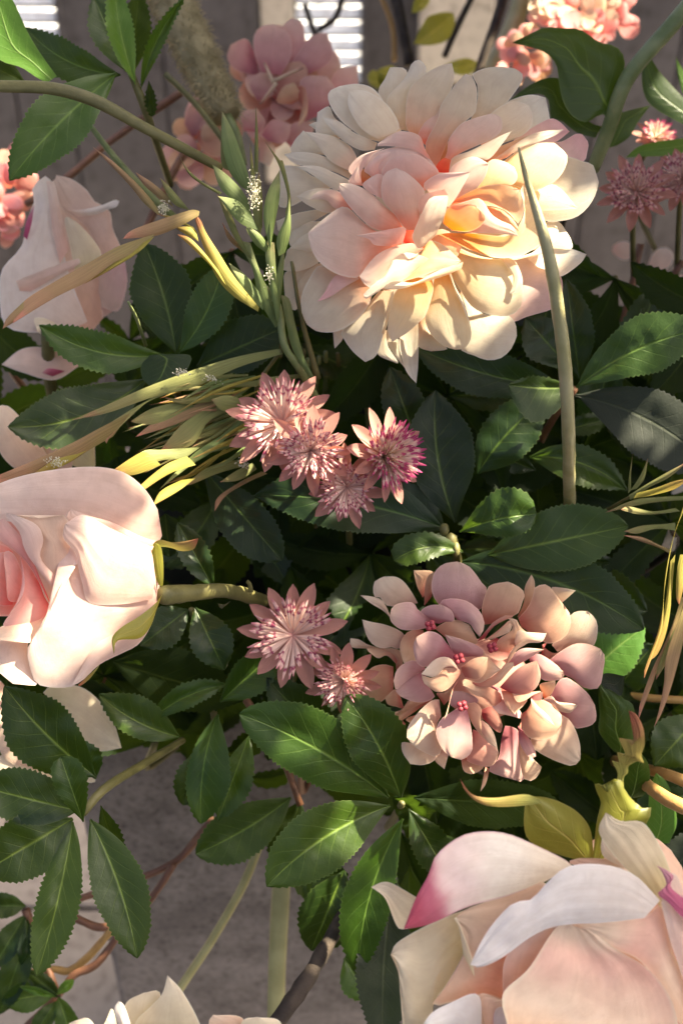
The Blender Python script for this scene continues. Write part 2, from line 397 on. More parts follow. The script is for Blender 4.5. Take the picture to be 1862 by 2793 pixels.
M_HYD1 = petal_mat('hydrangea_mauve_cloth', [(.0, (.44, .15, .17)), (.3, (.56, .31, .30)), (.62, (.66, .42, .37)), (1, (.74, .53, .40))], trans=.34, weave=1400)
M_HYD2 = petal_mat('hydrangea_peach_cloth', [(.0, (.46, .15, .11)), (.3, (.62, .34, .23)), (.65, (.71, .47, .31)), (1, (.76, .57, .39))], trans=.36, weave=1400)
M_HYD3 = petal_mat('hydrangea_cream_cloth', [(.0, (.62, .36, .28)), (.4, (.74, .55, .40)), (1, (.82, .69, .52))], trans=.36, weave=1400)
M_HYD4 = petal_mat('hydrangea_rose_cloth', [(.0, (.40, .08, .08)), (.4, (.60, .29, .23)), (1, (.72, .46, .33))], trans=.32, weave=1400)
M_HYDB = petal_mat('hydrangea_dusky_cloth', [(.0, (.54, .22, .24)), (.4, (.70, .41, .38)), (1, (.80, .56, .47))], trans=.4)
M_CORAL = petal_mat('coral_cluster_cloth', [(.0, (.82, .36, .26)), (.4, (.86, .42, .40)), (1, (.90, .54, .52))], trans=.5)
M_BEAD = stem_mat('flower_bead_red', (.26, .02, .035), (.36, .06, .07), rough=.4, scale=400)

M_ROSE = petal_mat('rose_blush_cloth', [(.0, (.84, .56, .45)), (.5, (.83, .63, .53)), (1, (.84, .70, .61))], trans=.42)
M_ROSEW = petal_mat('rose_white_cloth', [(.0, (.88, .70, .58)), (.4, (.88, .78, .68)), (1, (.90, .84, .77))], trans=.42)
M_ROSEP = petal_mat('rose_peach_cloth', [(.0, (.88, .46, .32)), (.4, (.88, .62, .45)), (1, (.88, .72, .56))], trans=.42)
M_ROSEC = petal_mat('rose_cream_cloth', [(.0, (.78, .70, .42)), (.4, (.86, .75, .53)), (1, (.88, .79, .62))], trans=.42)
M_ROSEK = petal_mat('rose_heart_cloth', [(.0, (.90, .22, .20)), (.35, (.88, .44, .38)), (1, (.88, .64, .56))], trans=.45)
M_ROSEM = petal_mat('rose_magenta_tip_cloth', [(.0, (.89, .76, .58)), (.42, (.90, .83, .71)), (.72, (.86, .68, .62)), (.90, (.52, .15, .20)), (1, (.44, .09, .13))], trans=.3)
M_ROSED = petal_mat('rose_deep_peach_cloth', [(.0, (.90, .64, .42)), (.4, (.90, .74, .56)), (.76, (.90, .62, .50)), (1, (.89, .75, .58))], trans=.42)
M_MAG = petal_mat('rose_magenta_edge_cloth', [(.0, (.50, .10, .18)), (.5, (.56, .16, .24)), (1, (.66, .36, .40))], trans=.25)

M_LEAF = leaf_mat('leaf_deep_green', (.006, .017, .002), (.014, .033, .003), (.14, .22, .03), nveins=8)
M_LEAF2 = leaf_mat('leaf_mid_green', (.017, .040, .003), (.036, .074, .004), (.17, .27, .045), nveins=8)
M_LEAFB = leaf_mat('leaf_blue_green', (.006, .015, .005), (.011, .024, .007), (.09, .16, .035), nveins=8, rough=.42, spec=.28)
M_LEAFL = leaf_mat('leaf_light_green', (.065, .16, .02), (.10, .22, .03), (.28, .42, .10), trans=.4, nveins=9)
M_LEAFD = leaf_mat('leaf_shadow_green', (.002, .005, .0015), (.005, .012, .002), (.025, .045, .008), nveins=8, rough=.7, spec=.12)  # shade of the deep gaps put into a near-black leaf green
M_SCREEN = leaf_mat('sun_screen_green', (.03, .08, .02), (.05, .11, .03), (.15, .2, .06), trans=.12)  # leaves of the added sun screen, never in view
M_LEAFK = leaf_mat('leaf_charcoal', (.012, .016, .011), (.020, .026, .016), (.045, .055, .03), nveins=12, rough=.6, trans=.1, spec=.25)
M_SEPAL = leaf_mat('sepal_olive', (.12, .14, .02), (.20, .20, .03), (.34, .32, .08), trans=.35, tcol=(.5, .5, .06), nveins=5)
M_SEPALR = grad_mat('sepal_russet', [(.0, (.30, .30, .07)), (.5, (.30, .24, .06)), (1, (.42, .14, .08))])
M_GRASS = grad_mat('grass_olive', [(.0, (.17, .19, .06)), (.5, (.24, .25, .08)), (.85, (.30, .26, .10)), (1, (.38, .20, .11))])
M_GRASSG = grad_mat('grass_green', [(.0, (.12, .17, .05)), (.5, (.19, .25, .08)), (.9, (.29, .32, .13)), (1, (.36, .33, .15))], trans=.28)
M_GRASSY = grad_mat('grass_straw', [(.0, (.38, .33, .06)), (.5, (.40, .34, .07)), (.85, (.44, .30, .08)), (1, (.44, .18, .08))], trans=.45)
M_GRASSB = grad_mat('grass_brown', [(.0, (.26, .20, .07)), (.5, (.30, .19, .09)), (.85, (.35, .20, .11)), (1, (.50, .20, .14))], trans=.25)
M_STEM = stem_mat('stem_olive', (.085, .082, .026), (.16, .145, .05))
M_STEMG = stem_mat('stem_green', (.12, .16, .05), (.24, .27, .12), rough=.45)
M_STEMY = stem_mat('stem_yellow', (.30, .27, .10), (.40, .36, .15))
M_STEMP = stem_mat('stem_pale', (.30, .28, .12), (.44, .40, .22), rough=.30)
M_STEMR = stem_mat('stem_russet', (.12, .055, .03), (.22, .10, .05))
M_STEMD = stem_mat('stem_bark', (.022, .016, .012), (.065, .048, .034), rough=.8, scale=120)
M_STEMO = stem_mat('stem_ochre', (.34, .19, .06), (.46, .28, .09))
M_FLECK = stem_mat('pollen_fleck', (.50, .47, .32), (.62, .59, .43), rough=.9, scale=300)
M_PLUME = stem_mat('plume_fibre', (.24, .20, .10), (.40, .34, .19), rough=.95, scale=90, trans=.2)
M_BACKING = stem_mat('near_black_backing', (.006, .008, .004), (.016, .018, .008), rough=1.0, scale=90)  # near-black colour of the gap backing, stands in for deep shade
M_PURE = petal_mat('rose_clear_white_cloth', [(.0, (.86, .80, .72)), (.4, (.89, .87, .83)), (1, (.90, .89, .86))], trans=.38)

# ------------------------------------------------------------------ large peony
pe = thing('peony_flower', C(1010, 480, 50), 'huge cream and blush layered bloom with a glowing orange heart, largest in the arrangement', 'flower')
def PP(f, s, d0, d1, m, **k): return petal(f, s, d0, d1, m, pe, **k)
# outer ring, behind
PP('A', "1090,640 1020,500 930,500 850,320 905,205 *950,105 1020,105 1090,130 1130,300 1140,640", 51.5, 52.2, M_WHITE)
PP('A', "1040,640 960,520 930,450 930,360 1000,280 1080,190 *1130,80 1185,38 1245,80 1255,150 1150,300 1110,450 1110,650", 50.8, 51.5, M_WHITE, b=.5)
PP('A', "1190,690 1095,640 1085,450 1110,300 1180,210 1280,140 1400,85 *1480,70 1500,190 1460,330 1380,450 1240,700", 50.2, 50.9, M_CREAM, b=.3)
PP('B', "300,700 380,560 440,400 440,250 395,170 500,115 640,100 *760,115 825,160 820,230 740,350 680,420 560,500 420,640", 50.6, 51.3, M_WHITE, b=.35)
PP('B', "20,940 0,760 100,560 130,430 200,330 260,240 *345,160 400,190 440,300 435,420 420,500 300,600 200,720 100,950", 49.8, 50.3, M_CREAM, b=.3)
PP('A', "1250,770 1190,690 1260,560 1330,490 *1385,440 1370,580 1310,700 1275,760", 49.9, 50.6, M_BLUSH, b=.15)
PP('B', "100,960 180,850 200,720 300,590 420,540 *560,500 640,530 650,640 560,720 430,780 280,850 130,970", 49.3, 49.5, M_BLUSH, b=.4)
PP('B', "420,680 570,490 700,410 800,400 *880,430 915,520 900,620 800,700 660,725 480,780", 50.2, 50.6, M_CREAM)
PP('B', "500,700 600,500 690,405 830,350 930,340 *1025,365 1060,540 1050,620 900,690 700,740 560,800", 51.2, 51.5, M_WHITE)
PP('B', "700,800 780,700 880,640 1060,545 1150,575 *1228,655 1150,720 1090,750 960,770 760,850", 51, 51.6, M_PINK, b=.2)
PP('B', "900,860 1000,750 1160,740 1280,675 *1340,680 1390,750 1380,830 1350,910 1200,920 950,960", 51.6, 52.2, M_PINK)
PP('B', "700,1000 900,900 1210,870 1340,910 1420,930 1450,990 *1480,1090 1450,1200 1380,1310 1280,1390 1150,1420 1040,1425 900,1330 720,1150", 50.8, 51.6, M_CREAM, b=.6)
PP('D', "880,300 960,210 1040,172 1140,175 *1200,250 1245,330 1245,405 1100,400 960,400", 51.2, 51.9, M_WHITE)
PP('D', "860,300 1000,220 1060,195 *1120,210 1135,270 1080,360 900,420", 50.5, 51, M_CREAM, b=.2)
PP('D', "860,480 960,400 1090,380 1250,405 *1375,450 1320,530 1160,640 1080,600 960,560", 51.2, 51.8, M_WHITE, b=-.35)
PP('D', "600,600 740,490 900,470 1040,430 1160,650 *1172,780 1090,910 950,960 850,990 750,1030 700,980 640,800", 51.4, 52.3, M_PINK, b=.5)
PP('D', "330,700 360,850 500,960 640,960 720,980 770,1050 *780,1150 730,1260 640,1340 520,1355 400,1310 300,1260 300,1050 290,800", 50.9, 51.3, M_CREAM, b=.4)
PP('D', "140,290 300,400 480,470 640,490 740,490 800,570 *830,700 825,850 790,930 700,980 560,970 440,930 360,860 300,760 220,620 140,400", 49.4, 49.6, M_BUTTER, b=.55)
PP('D', "640,490 700,560 745,640 740,730 *715,785 790,780 830,690 800,570 745,495", 49.2, 49.25, M_WHITE, b=.15)
PP('D', "90,500 66,700 16,900 -4,1000 36,1120 146,1230 *250,1265 330,1255 385,1180 385,1070 330,890 260,750 190,560", 49.6, 50.2, M_BUTTER, b=.45)
PP('D', "190,600 250,760 320,910 *380,1060 360,960 330,860 260,740 215,610", 49.3, 49.75, M_WHITE, b=.1)
PP('C', "1120,640 990,780 960,900 930,1100 *970,1200 1100,1120 1200,1030 1260,960 1320,760 1310,660", 49.2, 49.9, M_BUTTER, b=.3, arch=.2)
PP('C', "1190,960 1195,1120 1195,1240 *1300,1280 1440,1260 1350,1180 1270,1080 1250,960", 50.8, 51.2, M_CREAM)
PP('C', "1080,980 1030,1170 1050,1340 1100,1470 *1175,1555 1190,1400 1195,1200 1190,980", 51.2, 51.4, M_WHITE, b=-.2)
PP('C', "940,1060 920,1120 930,1220 1000,1330 *1075,1420 1040,1320 1020,1180 990,1080", 51.6, 51.9, M_WHITE, b=.1)
PP('C', "900,1100 870,1200 850,1310 *1000,1380 1020,1370 930,1230 930,1100", 52, 52.4, M_WHITE, b=.1)
PP('C', "860,760 800,830 700,960 540,1100 560,1180 640,1290 *740,1372 830,1320 880,1180 910,1050 960,800 940,760", 49.8, 50.5, M_WHITE, b=.4)
PP('C', "880,1120 905,1040 930,920 *960,780 985,770 960,920 930,1050 895,1140", 50.1, 49.4, M_WHITE, b=.06)
PP('C', "465,1080 465,1115 470,1190 *478,1258 550,1170 545,1090", 51.6, 51.9, M_WHITE, b=.05)
PP('C', "740,600 620,610 470,600 350,540 260,660 200,790 195,940 *240,1050 330,1110 480,1115 600,1060 700,980 790,830 800,680", 49.3, 49.9, M_CREAM, b=.5)
PP('C', "690,650 600,640 500,625 440,690 390,780 *330,855 400,832 480,790 570,725 680,665", 49.0, 49.2, M_PINK, b=.1)
PP('C', "1040,290 940,270 830,250 720,170 600,55 520,50 380,150 *250,265 270,380 330,500 440,590 560,640 690,645 760,540 880,430 1050,370", 48.6, 48.8, M_BLUSH, b=.45)
# left side, overlapping white petals
PP('A', "860,740 760,720 680,680 530,560 440,430 425,320 *520,265 660,245 780,270 860,340 930,460 1050,650", 50.0, 50.9, M_WHITE, b=.4)
PP('A', "850,720 720,640 630,520 590,410 *600,310 680,300 800,330 950,450 1030,620 930,690", 49.5, 50.2, M_WHITE, b=.35)
PP('A', "820,810 700,815 560,740 470,660 410,590 *375,530 520,570 640,660 840,750", 49.7, 50.6, M_WHITE, b=.25)
PP('A', "600,690 430,680 320,670 325,570 *330,490 430,440 480,540 620,640", 50.6, 51.5, M_WHITE, b=.2)
PP('A', "520,720 400,700 330,650 *255,597 330,570 420,600 540,660", 51.4, 52, M_WHITE, b=.15)
PP('A', "560,880 340,850 110,840 130,740 *210,645 300,720 420,800 580,820", 51, 51.9, M_WHITE, b=.3)
PP('A', "620,1000 460,920 380,840 310,740 *215,655 350,670 480,700 600,770 660,860 680,960", 50, 50.8, M_CREAM, b=.25)
PP('A', "600,1060 480,1000 300,960 140,930 *45,850 180,830 340,850 450,900 620,1010", 50.2, 51.0, M_WHITE, b=.2)
PP('A', "600,1100 500,1160 380,1090 260,1010 *150,950 330,950 480,1010 620,1080", 49.9, 50.6, M_WHITE, b=.2)
PP('A', "500,1120 280,1200 120,1290 0,1290 *10,1100 20,960 160,955 300,1040 480,1100", 50.6, 51.6, M_WHITE, b=.35)
PP('A', "620,1300 430,1350 260,1290 *150,1210 250,1160 360,1140 500,1160 620,1240", 49.4, 50.2, M_CREAM, b=.2)
PP('A', "640,1330 480,1310 400,1240 *258,1237 330,1170 420,1155 520,1175 640,1260", 49.0, 49.8, M_BLUSH, b=.2)
PP('A', "560,1330 430,1350 260,1440 20,1520 *-20,1420 130,1360 300,1325 480,1290", 50.6, 51.5, M_WHITE, b=.2)
PP('C', "480,200 340,270 240,290 100,380 *95,220 200,172 340,168 480,150", 50.4, 51.5, M_WHITE, b=.3)
PP('C', "480,400 290,425 180,420 *82,410 150,335 260,265 440,260", 50.2, 51.2, M_WHITE, b=.2)
PP('C', "480,420 340,520 250,570 130,600 *20,580 60,470 95,400 300,400", 50.6, 51.6, M_WHITE, b=.3)
PP('C', "420,560 330,680 210,790 *130,830 160,690 250,590 360,520", 51.0, 52.0, M_WHITE, b=.2)
PP('C', "340,520 210,560 60,600 45,700 70,890 *140,930 195,880 210,760 330,600", 51.2, 52.4, M_WHITE, b=.3)
# closed bud and inner petals
PP('A', "1000,1180 880,1120 730,970 780,880 860,820 *1000,785 1150,790 1250,820 1300,900 1370,1030 1250,1160", 49.0, 48.4, M_BUD, b=.7)
PP('A', "1060,1180 900,1060 885,980 960,890 *1080,845 1200,860 1310,940 1370,1030 1230,1140", 48.6, 48.1, M_BUD, b=.7)
PP('A', "840,1060 735,1000 740,970 790,900 *860,850 960,830 900,900 870,960 890,1040", 48.7, 48.2, M_BUD, b=.25)
PP('A', "1300,900 1150,810 950,780 835,778 870,740 *930,695 1050,650 1200,690 1250,810", 48.5, 48.0, M_BUD, b=.2)
PP('A', "710,1090 600,1000 630,920 720,850 *910,795 810,850 745,930 700,1010", 48.6, 48.1, M_BUD, b=.15)
PP('A', "730,1120 600,1095 640,1000 *680,945 690,1030 715,1110", 48.4, 48.0, M_BUD, b=.1)
PP('A', "720,1120 690,1010 760,960 *860,955 890,1030 800,1120", 49.0, 48.6, M_FLAME, b=.1)
PP('A', "960,1260 800,1190 715,1115 780,1050 *850,1012 895,1040 900,1150", 48.4, 47.9, M_BUD, b=.15)
PP('A', "1075,1500 1000,1370 890,1280 800,1190 700,1130 610,1100 *520,1100 515,1160 600,1290 700,1400 800,1480 900,1505 1060,1500", 48.8, 47.9, M_BLUSH, b=.5)
PP('A', "1090,1500 1060,1460 980,1350 890,1250 875,1120 910,1010 *1000,965 1080,1000 1180,1080 1250,1180 1215,1320 1195,1420 1170,1500", 48.7, 47.5, M_BLUSH, b=.6)
PP('B', "180,1290 300,1210 430,1145 560,1110 700,1115 *800,1150 840,1260 830,1360 790,1440 700,1340 560,1290 400,1290 220,1300", 48.6, 48.0, M_FLAME, b=-.35)
PP('B', "150,1440 165,1360 200,1300 320,1265 *430,1290 510,1380 470,1460 370,1510 230,1500", 48.5, 47.6, M_FLAME, b=.4)
PP('B', "220,1290 380,1240 450,1225 500,1260 560,1360 650,1420 740,1460 *795,1550 680,1535 540,1525 400,1520 220,1500", 48.5, 47.9, M_BLUSH, b=.3)
PP('B', "440,1290 530,1300 640,1320 720,1380 770,1440 *795,1510 730,1460 620,1420 480,1400", 48.6, 48.4, M_FLAME, b=.2)
PP('B', "190,1300 200,1000 300,900 420,870 *540,930 510,1040 430,1140 330,1190 215,1300", 48.8, 48.2, M_BLUSH, b=.3)
PP('B', "150,1290 60,1200 -20,1110 100,1020 230,1005 *385,1000 330,1100 260,1220 200,1300", 48.4, 47.2, M_BUD, b=.25)
PP('B', "60,1480 -60,1330 -40,1210 60,1170 *160,1150 190,1200 160,1330 110,1480", 48.5, 47.8, M_BLUSH, b=.2)
PP('C', "1280,340 1200,408 1155,350 1140,290 1180,190 1230,80 1300,-35 *1450,-54 1425,80 1380,200 1340,290", 47.6, 46.6, M_WHITE, b=.35, arch=.25)
PP('B', "200,1000 210,930 240,870 380,820 520,750 640,690 *735,650 640,780 540,890 440,900 300,930", 48.6, 48.6, M_WHITE, b=.2)
PP('B', "250,1060 420,900 640,780 *900,680 760,800 640,880 460,960", 49.6, 49.9, M_FLAME, b=-.1)
PP('B', "480,960 600,880 800,740 960,660 *1180,635 1100,690 950,750 820,790 690,880", 49.3, 50.1, M_CREAM, b=.25)
PP('B', "400,1180 460,1110 540,910 660,905 *760,960 785,1040 740,1110 600,1125", 48.9, 48.9, M_BUTTER, b=.35)
PP('B', "520,1020 690,890 820,800 960,755 *1100,750 1210,860 1180,990 1090,1090 940,1155 860,1150 740,1110 600,1110", 49.6, 49.8, M_BUTTER, b=.5)
PP('B', "600,1080 740,1115 940,1160 1110,1110 *1300,1310 1010,1330 900,1290 700,1250", 50.2, 50.6, M_BUTTER, b=.2)
PP('D', "110,280 160,268 400,270 700,295 800,200 850,50 800,-140 880,-90 *960,150 1000,340 900,420 780,475 600,480 420,430 260,350", 49.0, 49.0, M_BUTTER, b=-.6)
PP('D', "700,490 900,440 1000,360 *1060,340 1040,430 900,470 760,500", 49.7, 50.1, M_WHITE, b=.15)
PP('C', "1240,400 1190,375 1130,355 1000,380 860,440 760,540 *690,640 720,690 790,735 880,650 960,560 1140,470", 48.4, 48.3, M_BLUSH, b=.4)
PP('C', "1240,380 1300,330 1420,380 *1560,510 1460,570 1380,580 1180,650 1040,680 1130,600 1210,520", 48.6, 48.2, M_BUTTER, b=.2)
PP('C', "1280,490 1230,465 1090,435 1000,470 960,540 900,640 840,680 *725,790 740,835 850,770 950,690 1060,670 1180,580", 47.9, 47.3, M_WHITE, b=.35, arch=.2)
PP('C', "1575,515 1480,550 1360,590 1160,690 1000,680 *850,700 900,745 1050,745 1200,700 1400,640 1560,575", 47.8, 47.6, M_WHITE, b=.35, rip=.1)
PP('C', "1060,350 1085,225 980,230 850,255 *662,290 770,320 820,370 950,380", 48.2, 47.9, M_BUD, b=.15, rip=.1)
PP('C', "1050,340 1070,240 1150,235 *1230,360 1190,400 1100,370", 49.4, 49.2, M_RED, b=.0)
PP('C', "1180,410 1330,250 1450,255 *1568,380 1500,480 1300,400", 49.3, 49.1, M_FLAME, b=.2)
PP('B', "60,970 -20,900 0,800 60,760 *130,700 220,760 260,860 180,980", 50.1, 50.4, M_FLAME, b=.1)
PP('B', "80,1000 100,930 160,880 *220,900 260,980 180,1010", 49.3, 49.2, M_RED, b=.0)
PP('B', "250,1350 350,1150 600,1080 850,1150 *960,1350 850,1560 600,1620 350,1500", 50.4, 50.6, M_BUTTER, b=.0)
PP('C', "700,500 800,350 1000,250 1300,300 *1450,500 1300,750 1000,800 800,700", 50.4, 50.4, M_CREAM, b=.0)
# receptacle holding the petals
def blob(name, ctr, rx, ry, rz, mat, parent, n=10, rough=.12):
    V = []; F = []; sd = random.uniform(0, 50)
    for i in range(n + 1):
        th = math.pi * i / n
        for k in range(2 * n):
            ph = math.pi * k / n
            p = Vector((math.sin(th) * math.cos(ph), math.cos(th), math.sin(th) * math.sin(ph)))
            r = 1 + rough * noise.noise(p * 1.8 + Vector((sd, 0, 0)))
            V.append(np.array(ctr) + (np.array(RT) * p.x * rx + np.array(UP) * p.y * ry + np.array(FW) * p.z * rz) * r)
    m = 2 * n
    F = [(i * m + k, i * m + (k + 1) % m, (i + 1) * m + (k + 1) % m, (i + 1) * m + k) for i in range(n) for k in range(m)]
    return mesh(name, V, F, mat, parent, [(0.5, .6)] * len(V))
blob('receptacle', C(1000, 540, 54.2), .035, .033, .018, M_CREAM, pe)
tube("1000,560,54,16 1000,700,58,15 960,900,66,14 930,1200,78,13", M_STEM, pe)

# ------------------------------------------------------------------ hydrangea in front
hy = thing('hydrangea_flower', C(1130, 1560, 50), 'dusty mauve and peach hydrangea head with red bead centres, sharp in the middle', 'flower')
def HH(f, s, d, m, dd=.35, **k):
    k.setdefault('nu', 12); k.setdefault('nv', 10); k.setdefault('rip', .08)
    d = 50 + (d - 49.7) * 1.3
    return petal(f, s, d + dd * 1.3, d, m, hy, **k)
HH('H1', "700,490 640,380 560,270 470,210 *340,205 240,260 225,350 235,420 300,430 380,520 600,510", 51, M_HYD3)
HH('H1', "510,770 400,640 330,570 210,500 *85,405 220,420 320,460 380,560 430,680 540,760", 51, M_HYD3, b=.1)
HH('H1', "560,870 550,820 480,770 350,720 200,690 *105,665 150,830 220,930 320,975 420,960 500,985 560,930", 50.5, M_HYD3, b=.3)
HH('H1', "330,980 160,930 80,880 *-20,865 -10,960 150,975 220,1000", 51, M_HYD3, b=.1)
HH('H1', "520,1020 380,975 160,975 *200,1030 280,1080 370,1050 470,1140", 50.8, M_HYD2, b=.1)
HH('H1', "500,1200 540,1130 510,1000 *420,970 320,980 400,1020 460,1080 470,1200", 50.9, M_HYD2, b=.1)
HH('H1', "760,780 680,770 580,810 520,900 510,1000 *550,1130 700,1110 680,1050 660,950 760,880", 50.5, M_HYD2)
HH('H1', "850,740 690,775 520,770 410,680 *405,600 440,520 560,480 660,490 700,560 780,610 860,660", 49.7, M_HYD1, b=.4)
HH('H1', "860,700 800,640 730,575 830,515 *950,505 1060,570 1090,680 990,690 930,710", 49.5, M_HYD1, b=.35)
HH('H1', "880,760 1000,690 1120,670 *1250,720 1320,850 1335,930 1150,880 990,850", 50, M_HYD2, b=.2)
HH('H1', "1000,560 920,500 860,400 845,290 880,160 980,70 *1120,45 1240,90 1320,180 1390,280 1440,340 1420,450 1380,560 1200,560", 50.4, M_HYD1, b=.5)
HH('H1', "1060,600 920,500 980,450 1100,440 1230,470 1350,560 1410,680 1400,790 *1360,850 1300,780 1250,710 1120,670", 49.8, M_HYD1, b=.45, dd=.2)
HH('H1', "770,520 775,330 800,210 *880,150 870,300 850,420", 51.2, M_HYD2, b=.1)
HH('H1', "750,430 690,300 *655,140 860,150 790,250 770,420", 51.5, M_HYD2, b=.1)
HH('H1', "1080,1090 900,1110 790,1175 690,1130 650,950 *690,850 820,790 940,830 1010,920 1090,1000", 48.9, M_HYD1, b=.35)
HH('H1', "1080,1030 1010,880 *990,825 1150,870 1330,940 1420,1020 1400,1060 1280,1060 1180,1070", 48.9, M_HYD1, b=.15)
HH('H1', "1145,1215 1060,1090 960,1065 860,1110 *735,1250 860,1280 930,1240 990,1180 1080,1170", 48.3, M_HYD3, b=.25, dd=.2)
HH('H1', "1190,1210 1070,1190 980,1190 860,1290 740,1260 *770,1350 900,1440 1020,1410 1120,1300", 48.6, M_HYD2, b=.4, dd=.2)
HH('H1', "1160,1180 1280,1090 1380,1065 *1450,1070 1440,1180 1400,1260 1330,1310 1200,1280", 48.4, M_HYD2, b=.35)
HH('H1', "1190,1240 1300,1335 1400,1330 *1590,1200 1500,1120 1390,1000 1440,1100 1430,1250", 48.7, M_HYD2, b=.15)
HH('H1', "790,1190 680,1105 580,1120 480,1200 *440,1320 470,1415 560,1340 680,1250", 49.4, M_HYD1, b=.25)
HH('H1', "800,1200 640,1270 470,1415 *520,1490 640,1540 760,1550 880,1500 850,1430 780,1320", 49.6, M_HYD1, b=.35)
HH('H1', "440,1170 330,1145 210,1180 110,1280 *60,1360 100,1480 200,1540 310,1545 440,1420", 51, M_HYD2, b=.35)
HH('H3', "560,690 480,660 380,630 *350,560 460,470 520,560", 50.4, M_HYD2, b=.2)
HH('H3', "870,580 740,600 600,590 540,680 *370,740 375,820 480,780 680,690", 50.6, M_HYD2, b=.2)
HH('H3', "850,585 700,640 560,720 *340,850 370,870 470,840 600,760 740,660", 50, M_HYD2, b=.1)
HH('H3', "540,800 460,880 450,990 *490,1035 520,940 570,840", 50.9, M_HYD2, b=.1)
HH('H3', "700,740 600,770 570,800 *640,840 720,760", 50.7, M_HYD2, b=.1)
HH('H3', "930,580 850,590 740,680 640,800 590,890 *585,990 660,1080 800,1160 900,1190 960,1100 900,960 900,850 950,760", 49.3, M_HYD3, b=.45)
HH('H3', "700,1000 600,1000 530,1040 540,1150 *620,1270 760,1280 880,1230 900,1150", 49.9, M_HYD3, b=.3)
HH('H3', "960,1100 880,1220 *985,1325 1020,1200 1030,1140", 50.1, M_HYD3, b=.1)
HH('H3', "1170,640 1050,720 950,790 900,880 900,980 960,1110 *1050,1190 1170,1225 1270,1150 1285,1050 1270,880 1230,700", 48.8, M_HYD1, b=.5)
HH('H3', "1130,370 1070,470 1035,620 *980,800 1020,720 1045,600 1080,480", 48.6, M_HYD2, b=.06)
HH('H3', "1180,680 1050,640 1060,500 *1180,490 1300,540 1350,600 1240,660", 49.1, M_HYD1, b=.2)
HH('H3', "930,560 900,510 1000,500 *1070,430 1030,580 980,640", 49.6, M_HYD2, b=.1)
HH('H3', "1200,640 1310,610 1385,690 1370,800 1440,900 *1550,1105 1400,990 1290,850 1240,740", 48.9, M_HYD2, b=.2)
HH('H3', "1375,790 1460,860 1520,960 *1552,1108 1450,1040 1385,940", 48.6, M_HYD3, b=.15)
HH('H3', "1290,900 1400,940 1500,1000 *1565,1150 1520,1270 1430,1300 1300,1270 1220,1220 1270,1100", 49.6, M_HYD4, b=.4)
HH('H3', "1160,1200 1190,1340 *1270,1380 1350,1350 1400,1290 1280,1200", 50, M_HYD2, b=.15)
HH('H3', "1600,560 1568,500 1400,420 1190,360 *1185,430 1300,530 1420,570 1505,655 1590,600", 48.9, M_HYD2, b=.3)
HH('H2', "10,920 100,890 230,850 *350,800 380,720 350,670 270,740 140,850", 49.4, M_HYD2, b=.25)
HH('H2', "0,900 100,780 180,690 *300,620 400,630 280,680 170,750 80,870", 49.6, M_HYD4, b=.1)
HH('H2', "190,1000 230,880 370,780 370,700 *330,650 420,665 460,740 560,850 440,910 350,1020", 49.3, M_HYD2, b=.2)
HH('H2', "400,900 440,780 540,800 *745,810 690,905 560,915 420,950", 49.1, M_HYD3, b=.2, dd=.1)
HH('H2', "200,860 60,930 5,945 *80,1020 150,1090 260,1100 340,1060 380,930", 49.8, M_HYD4, b=-.1)
HH('H2', "300,1160 340,1040 420,940 *520,890 540,920 430,990 370,1080 270,1210 220,1240", 48.9, M_HYD2, b=.1)
HH('H2', "80,720 50,560 100,360 160,290 *330,260 440,310 510,390 480,490 430,610 300,640 150,710", 50, M_HYD2, b=.45)
HH('H2', "430,640 500,480 510,320 *580,185 615,260 610,400 540,600", 50.5, M_HYD2, b=.1)
HH('H2', "440,650 540,540 600,400 620,320 740,290 830,380 *890,470 990,600 1000,720 960,830 850,910 740,920 620,840 470,740", 49.8, M_HYD2, b=.5)
HH('H2', "870,480 790,330 900,325 *1055,355 960,440 900,490", 50.4, M_HYD3, b=.1)
HH('H2', "800,940 900,760 1000,620 1080,575 *1180,575 1260,650 1290,760 1250,940 1100,960 860,1010", 50.5, M_HYD3, b=.4)
HH('H2', "760,1110 900,1000 1050,925 1200,930 *1320,980 1365,1060 1350,1200 1300,1395 1130,1390 1010,1290 880,1240", 50.1, M_HYD1, b=.5)
HH('H2', "740,920 700,940 800,1020 *900,1010 860,1050 760,1110 680,1040", 50.9, M_HYD4, b=.1)
HH('H2', "320,1130 420,1010 520,970 *720,985 640,1030 560,1080 400,1170", 49.0, M_HYD1, b=.2)
HH('H2', "560,1060 640,1030 720,1060 850,1150 *920,1220 925,1290 820,1320 700,1310 640,1220 560,1100", 49.3, M_HYD1, b=.25)
HH('H2', "240,1390 420,1200 560,1130 *640,1105 680,1250 650,1370 560,1450 420,1470 320,1430", 48.7, M_HYD4, b=.45)
HH('H2', "0,1330 140,1290 250,1200 300,1140 *390,1120 405,1150 340,1220 230,1340 100,1395 0,1380 -60,1340", 48.6, M_HYD2, b=.2)
HH('H4', "250,460 290,600 340,690 *390,732 450,690 540,570 400,480", 48.9, M_HYD2, b=.25)
HH('H4', "370,500 430,605 *520,590 600,530 690,490 560,500", 48.7, M_HYD2, b=.1)
HH('H4', "240,460 160,640 *230,730 360,755 495,785 460,700 380,600 300,500", 49.2, M_HYD1, b=.2)
HH('H4', "130,420 30,440 -40,480 *100,560 170,655 230,560 240,460", 49.4, M_HYD1, b=.2)
HH('H4', "690,510 670,420 760,390 *837,372 830,450 780,540 720,580", 49.3, M_HYD2, b=.15)
HH('H4', "780,560 850,410 930,340 1040,390 1180,510 *1260,640 1275,780 1230,850 1110,885 1040,880 960,790 860,700", 49.8, M_HYD1, b=.4)
HH('H4', "700,580 800,540 850,600 1000,620 *1075,640 1000,718 900,710 790,650", 48.9, M_HYD3, b=.2)
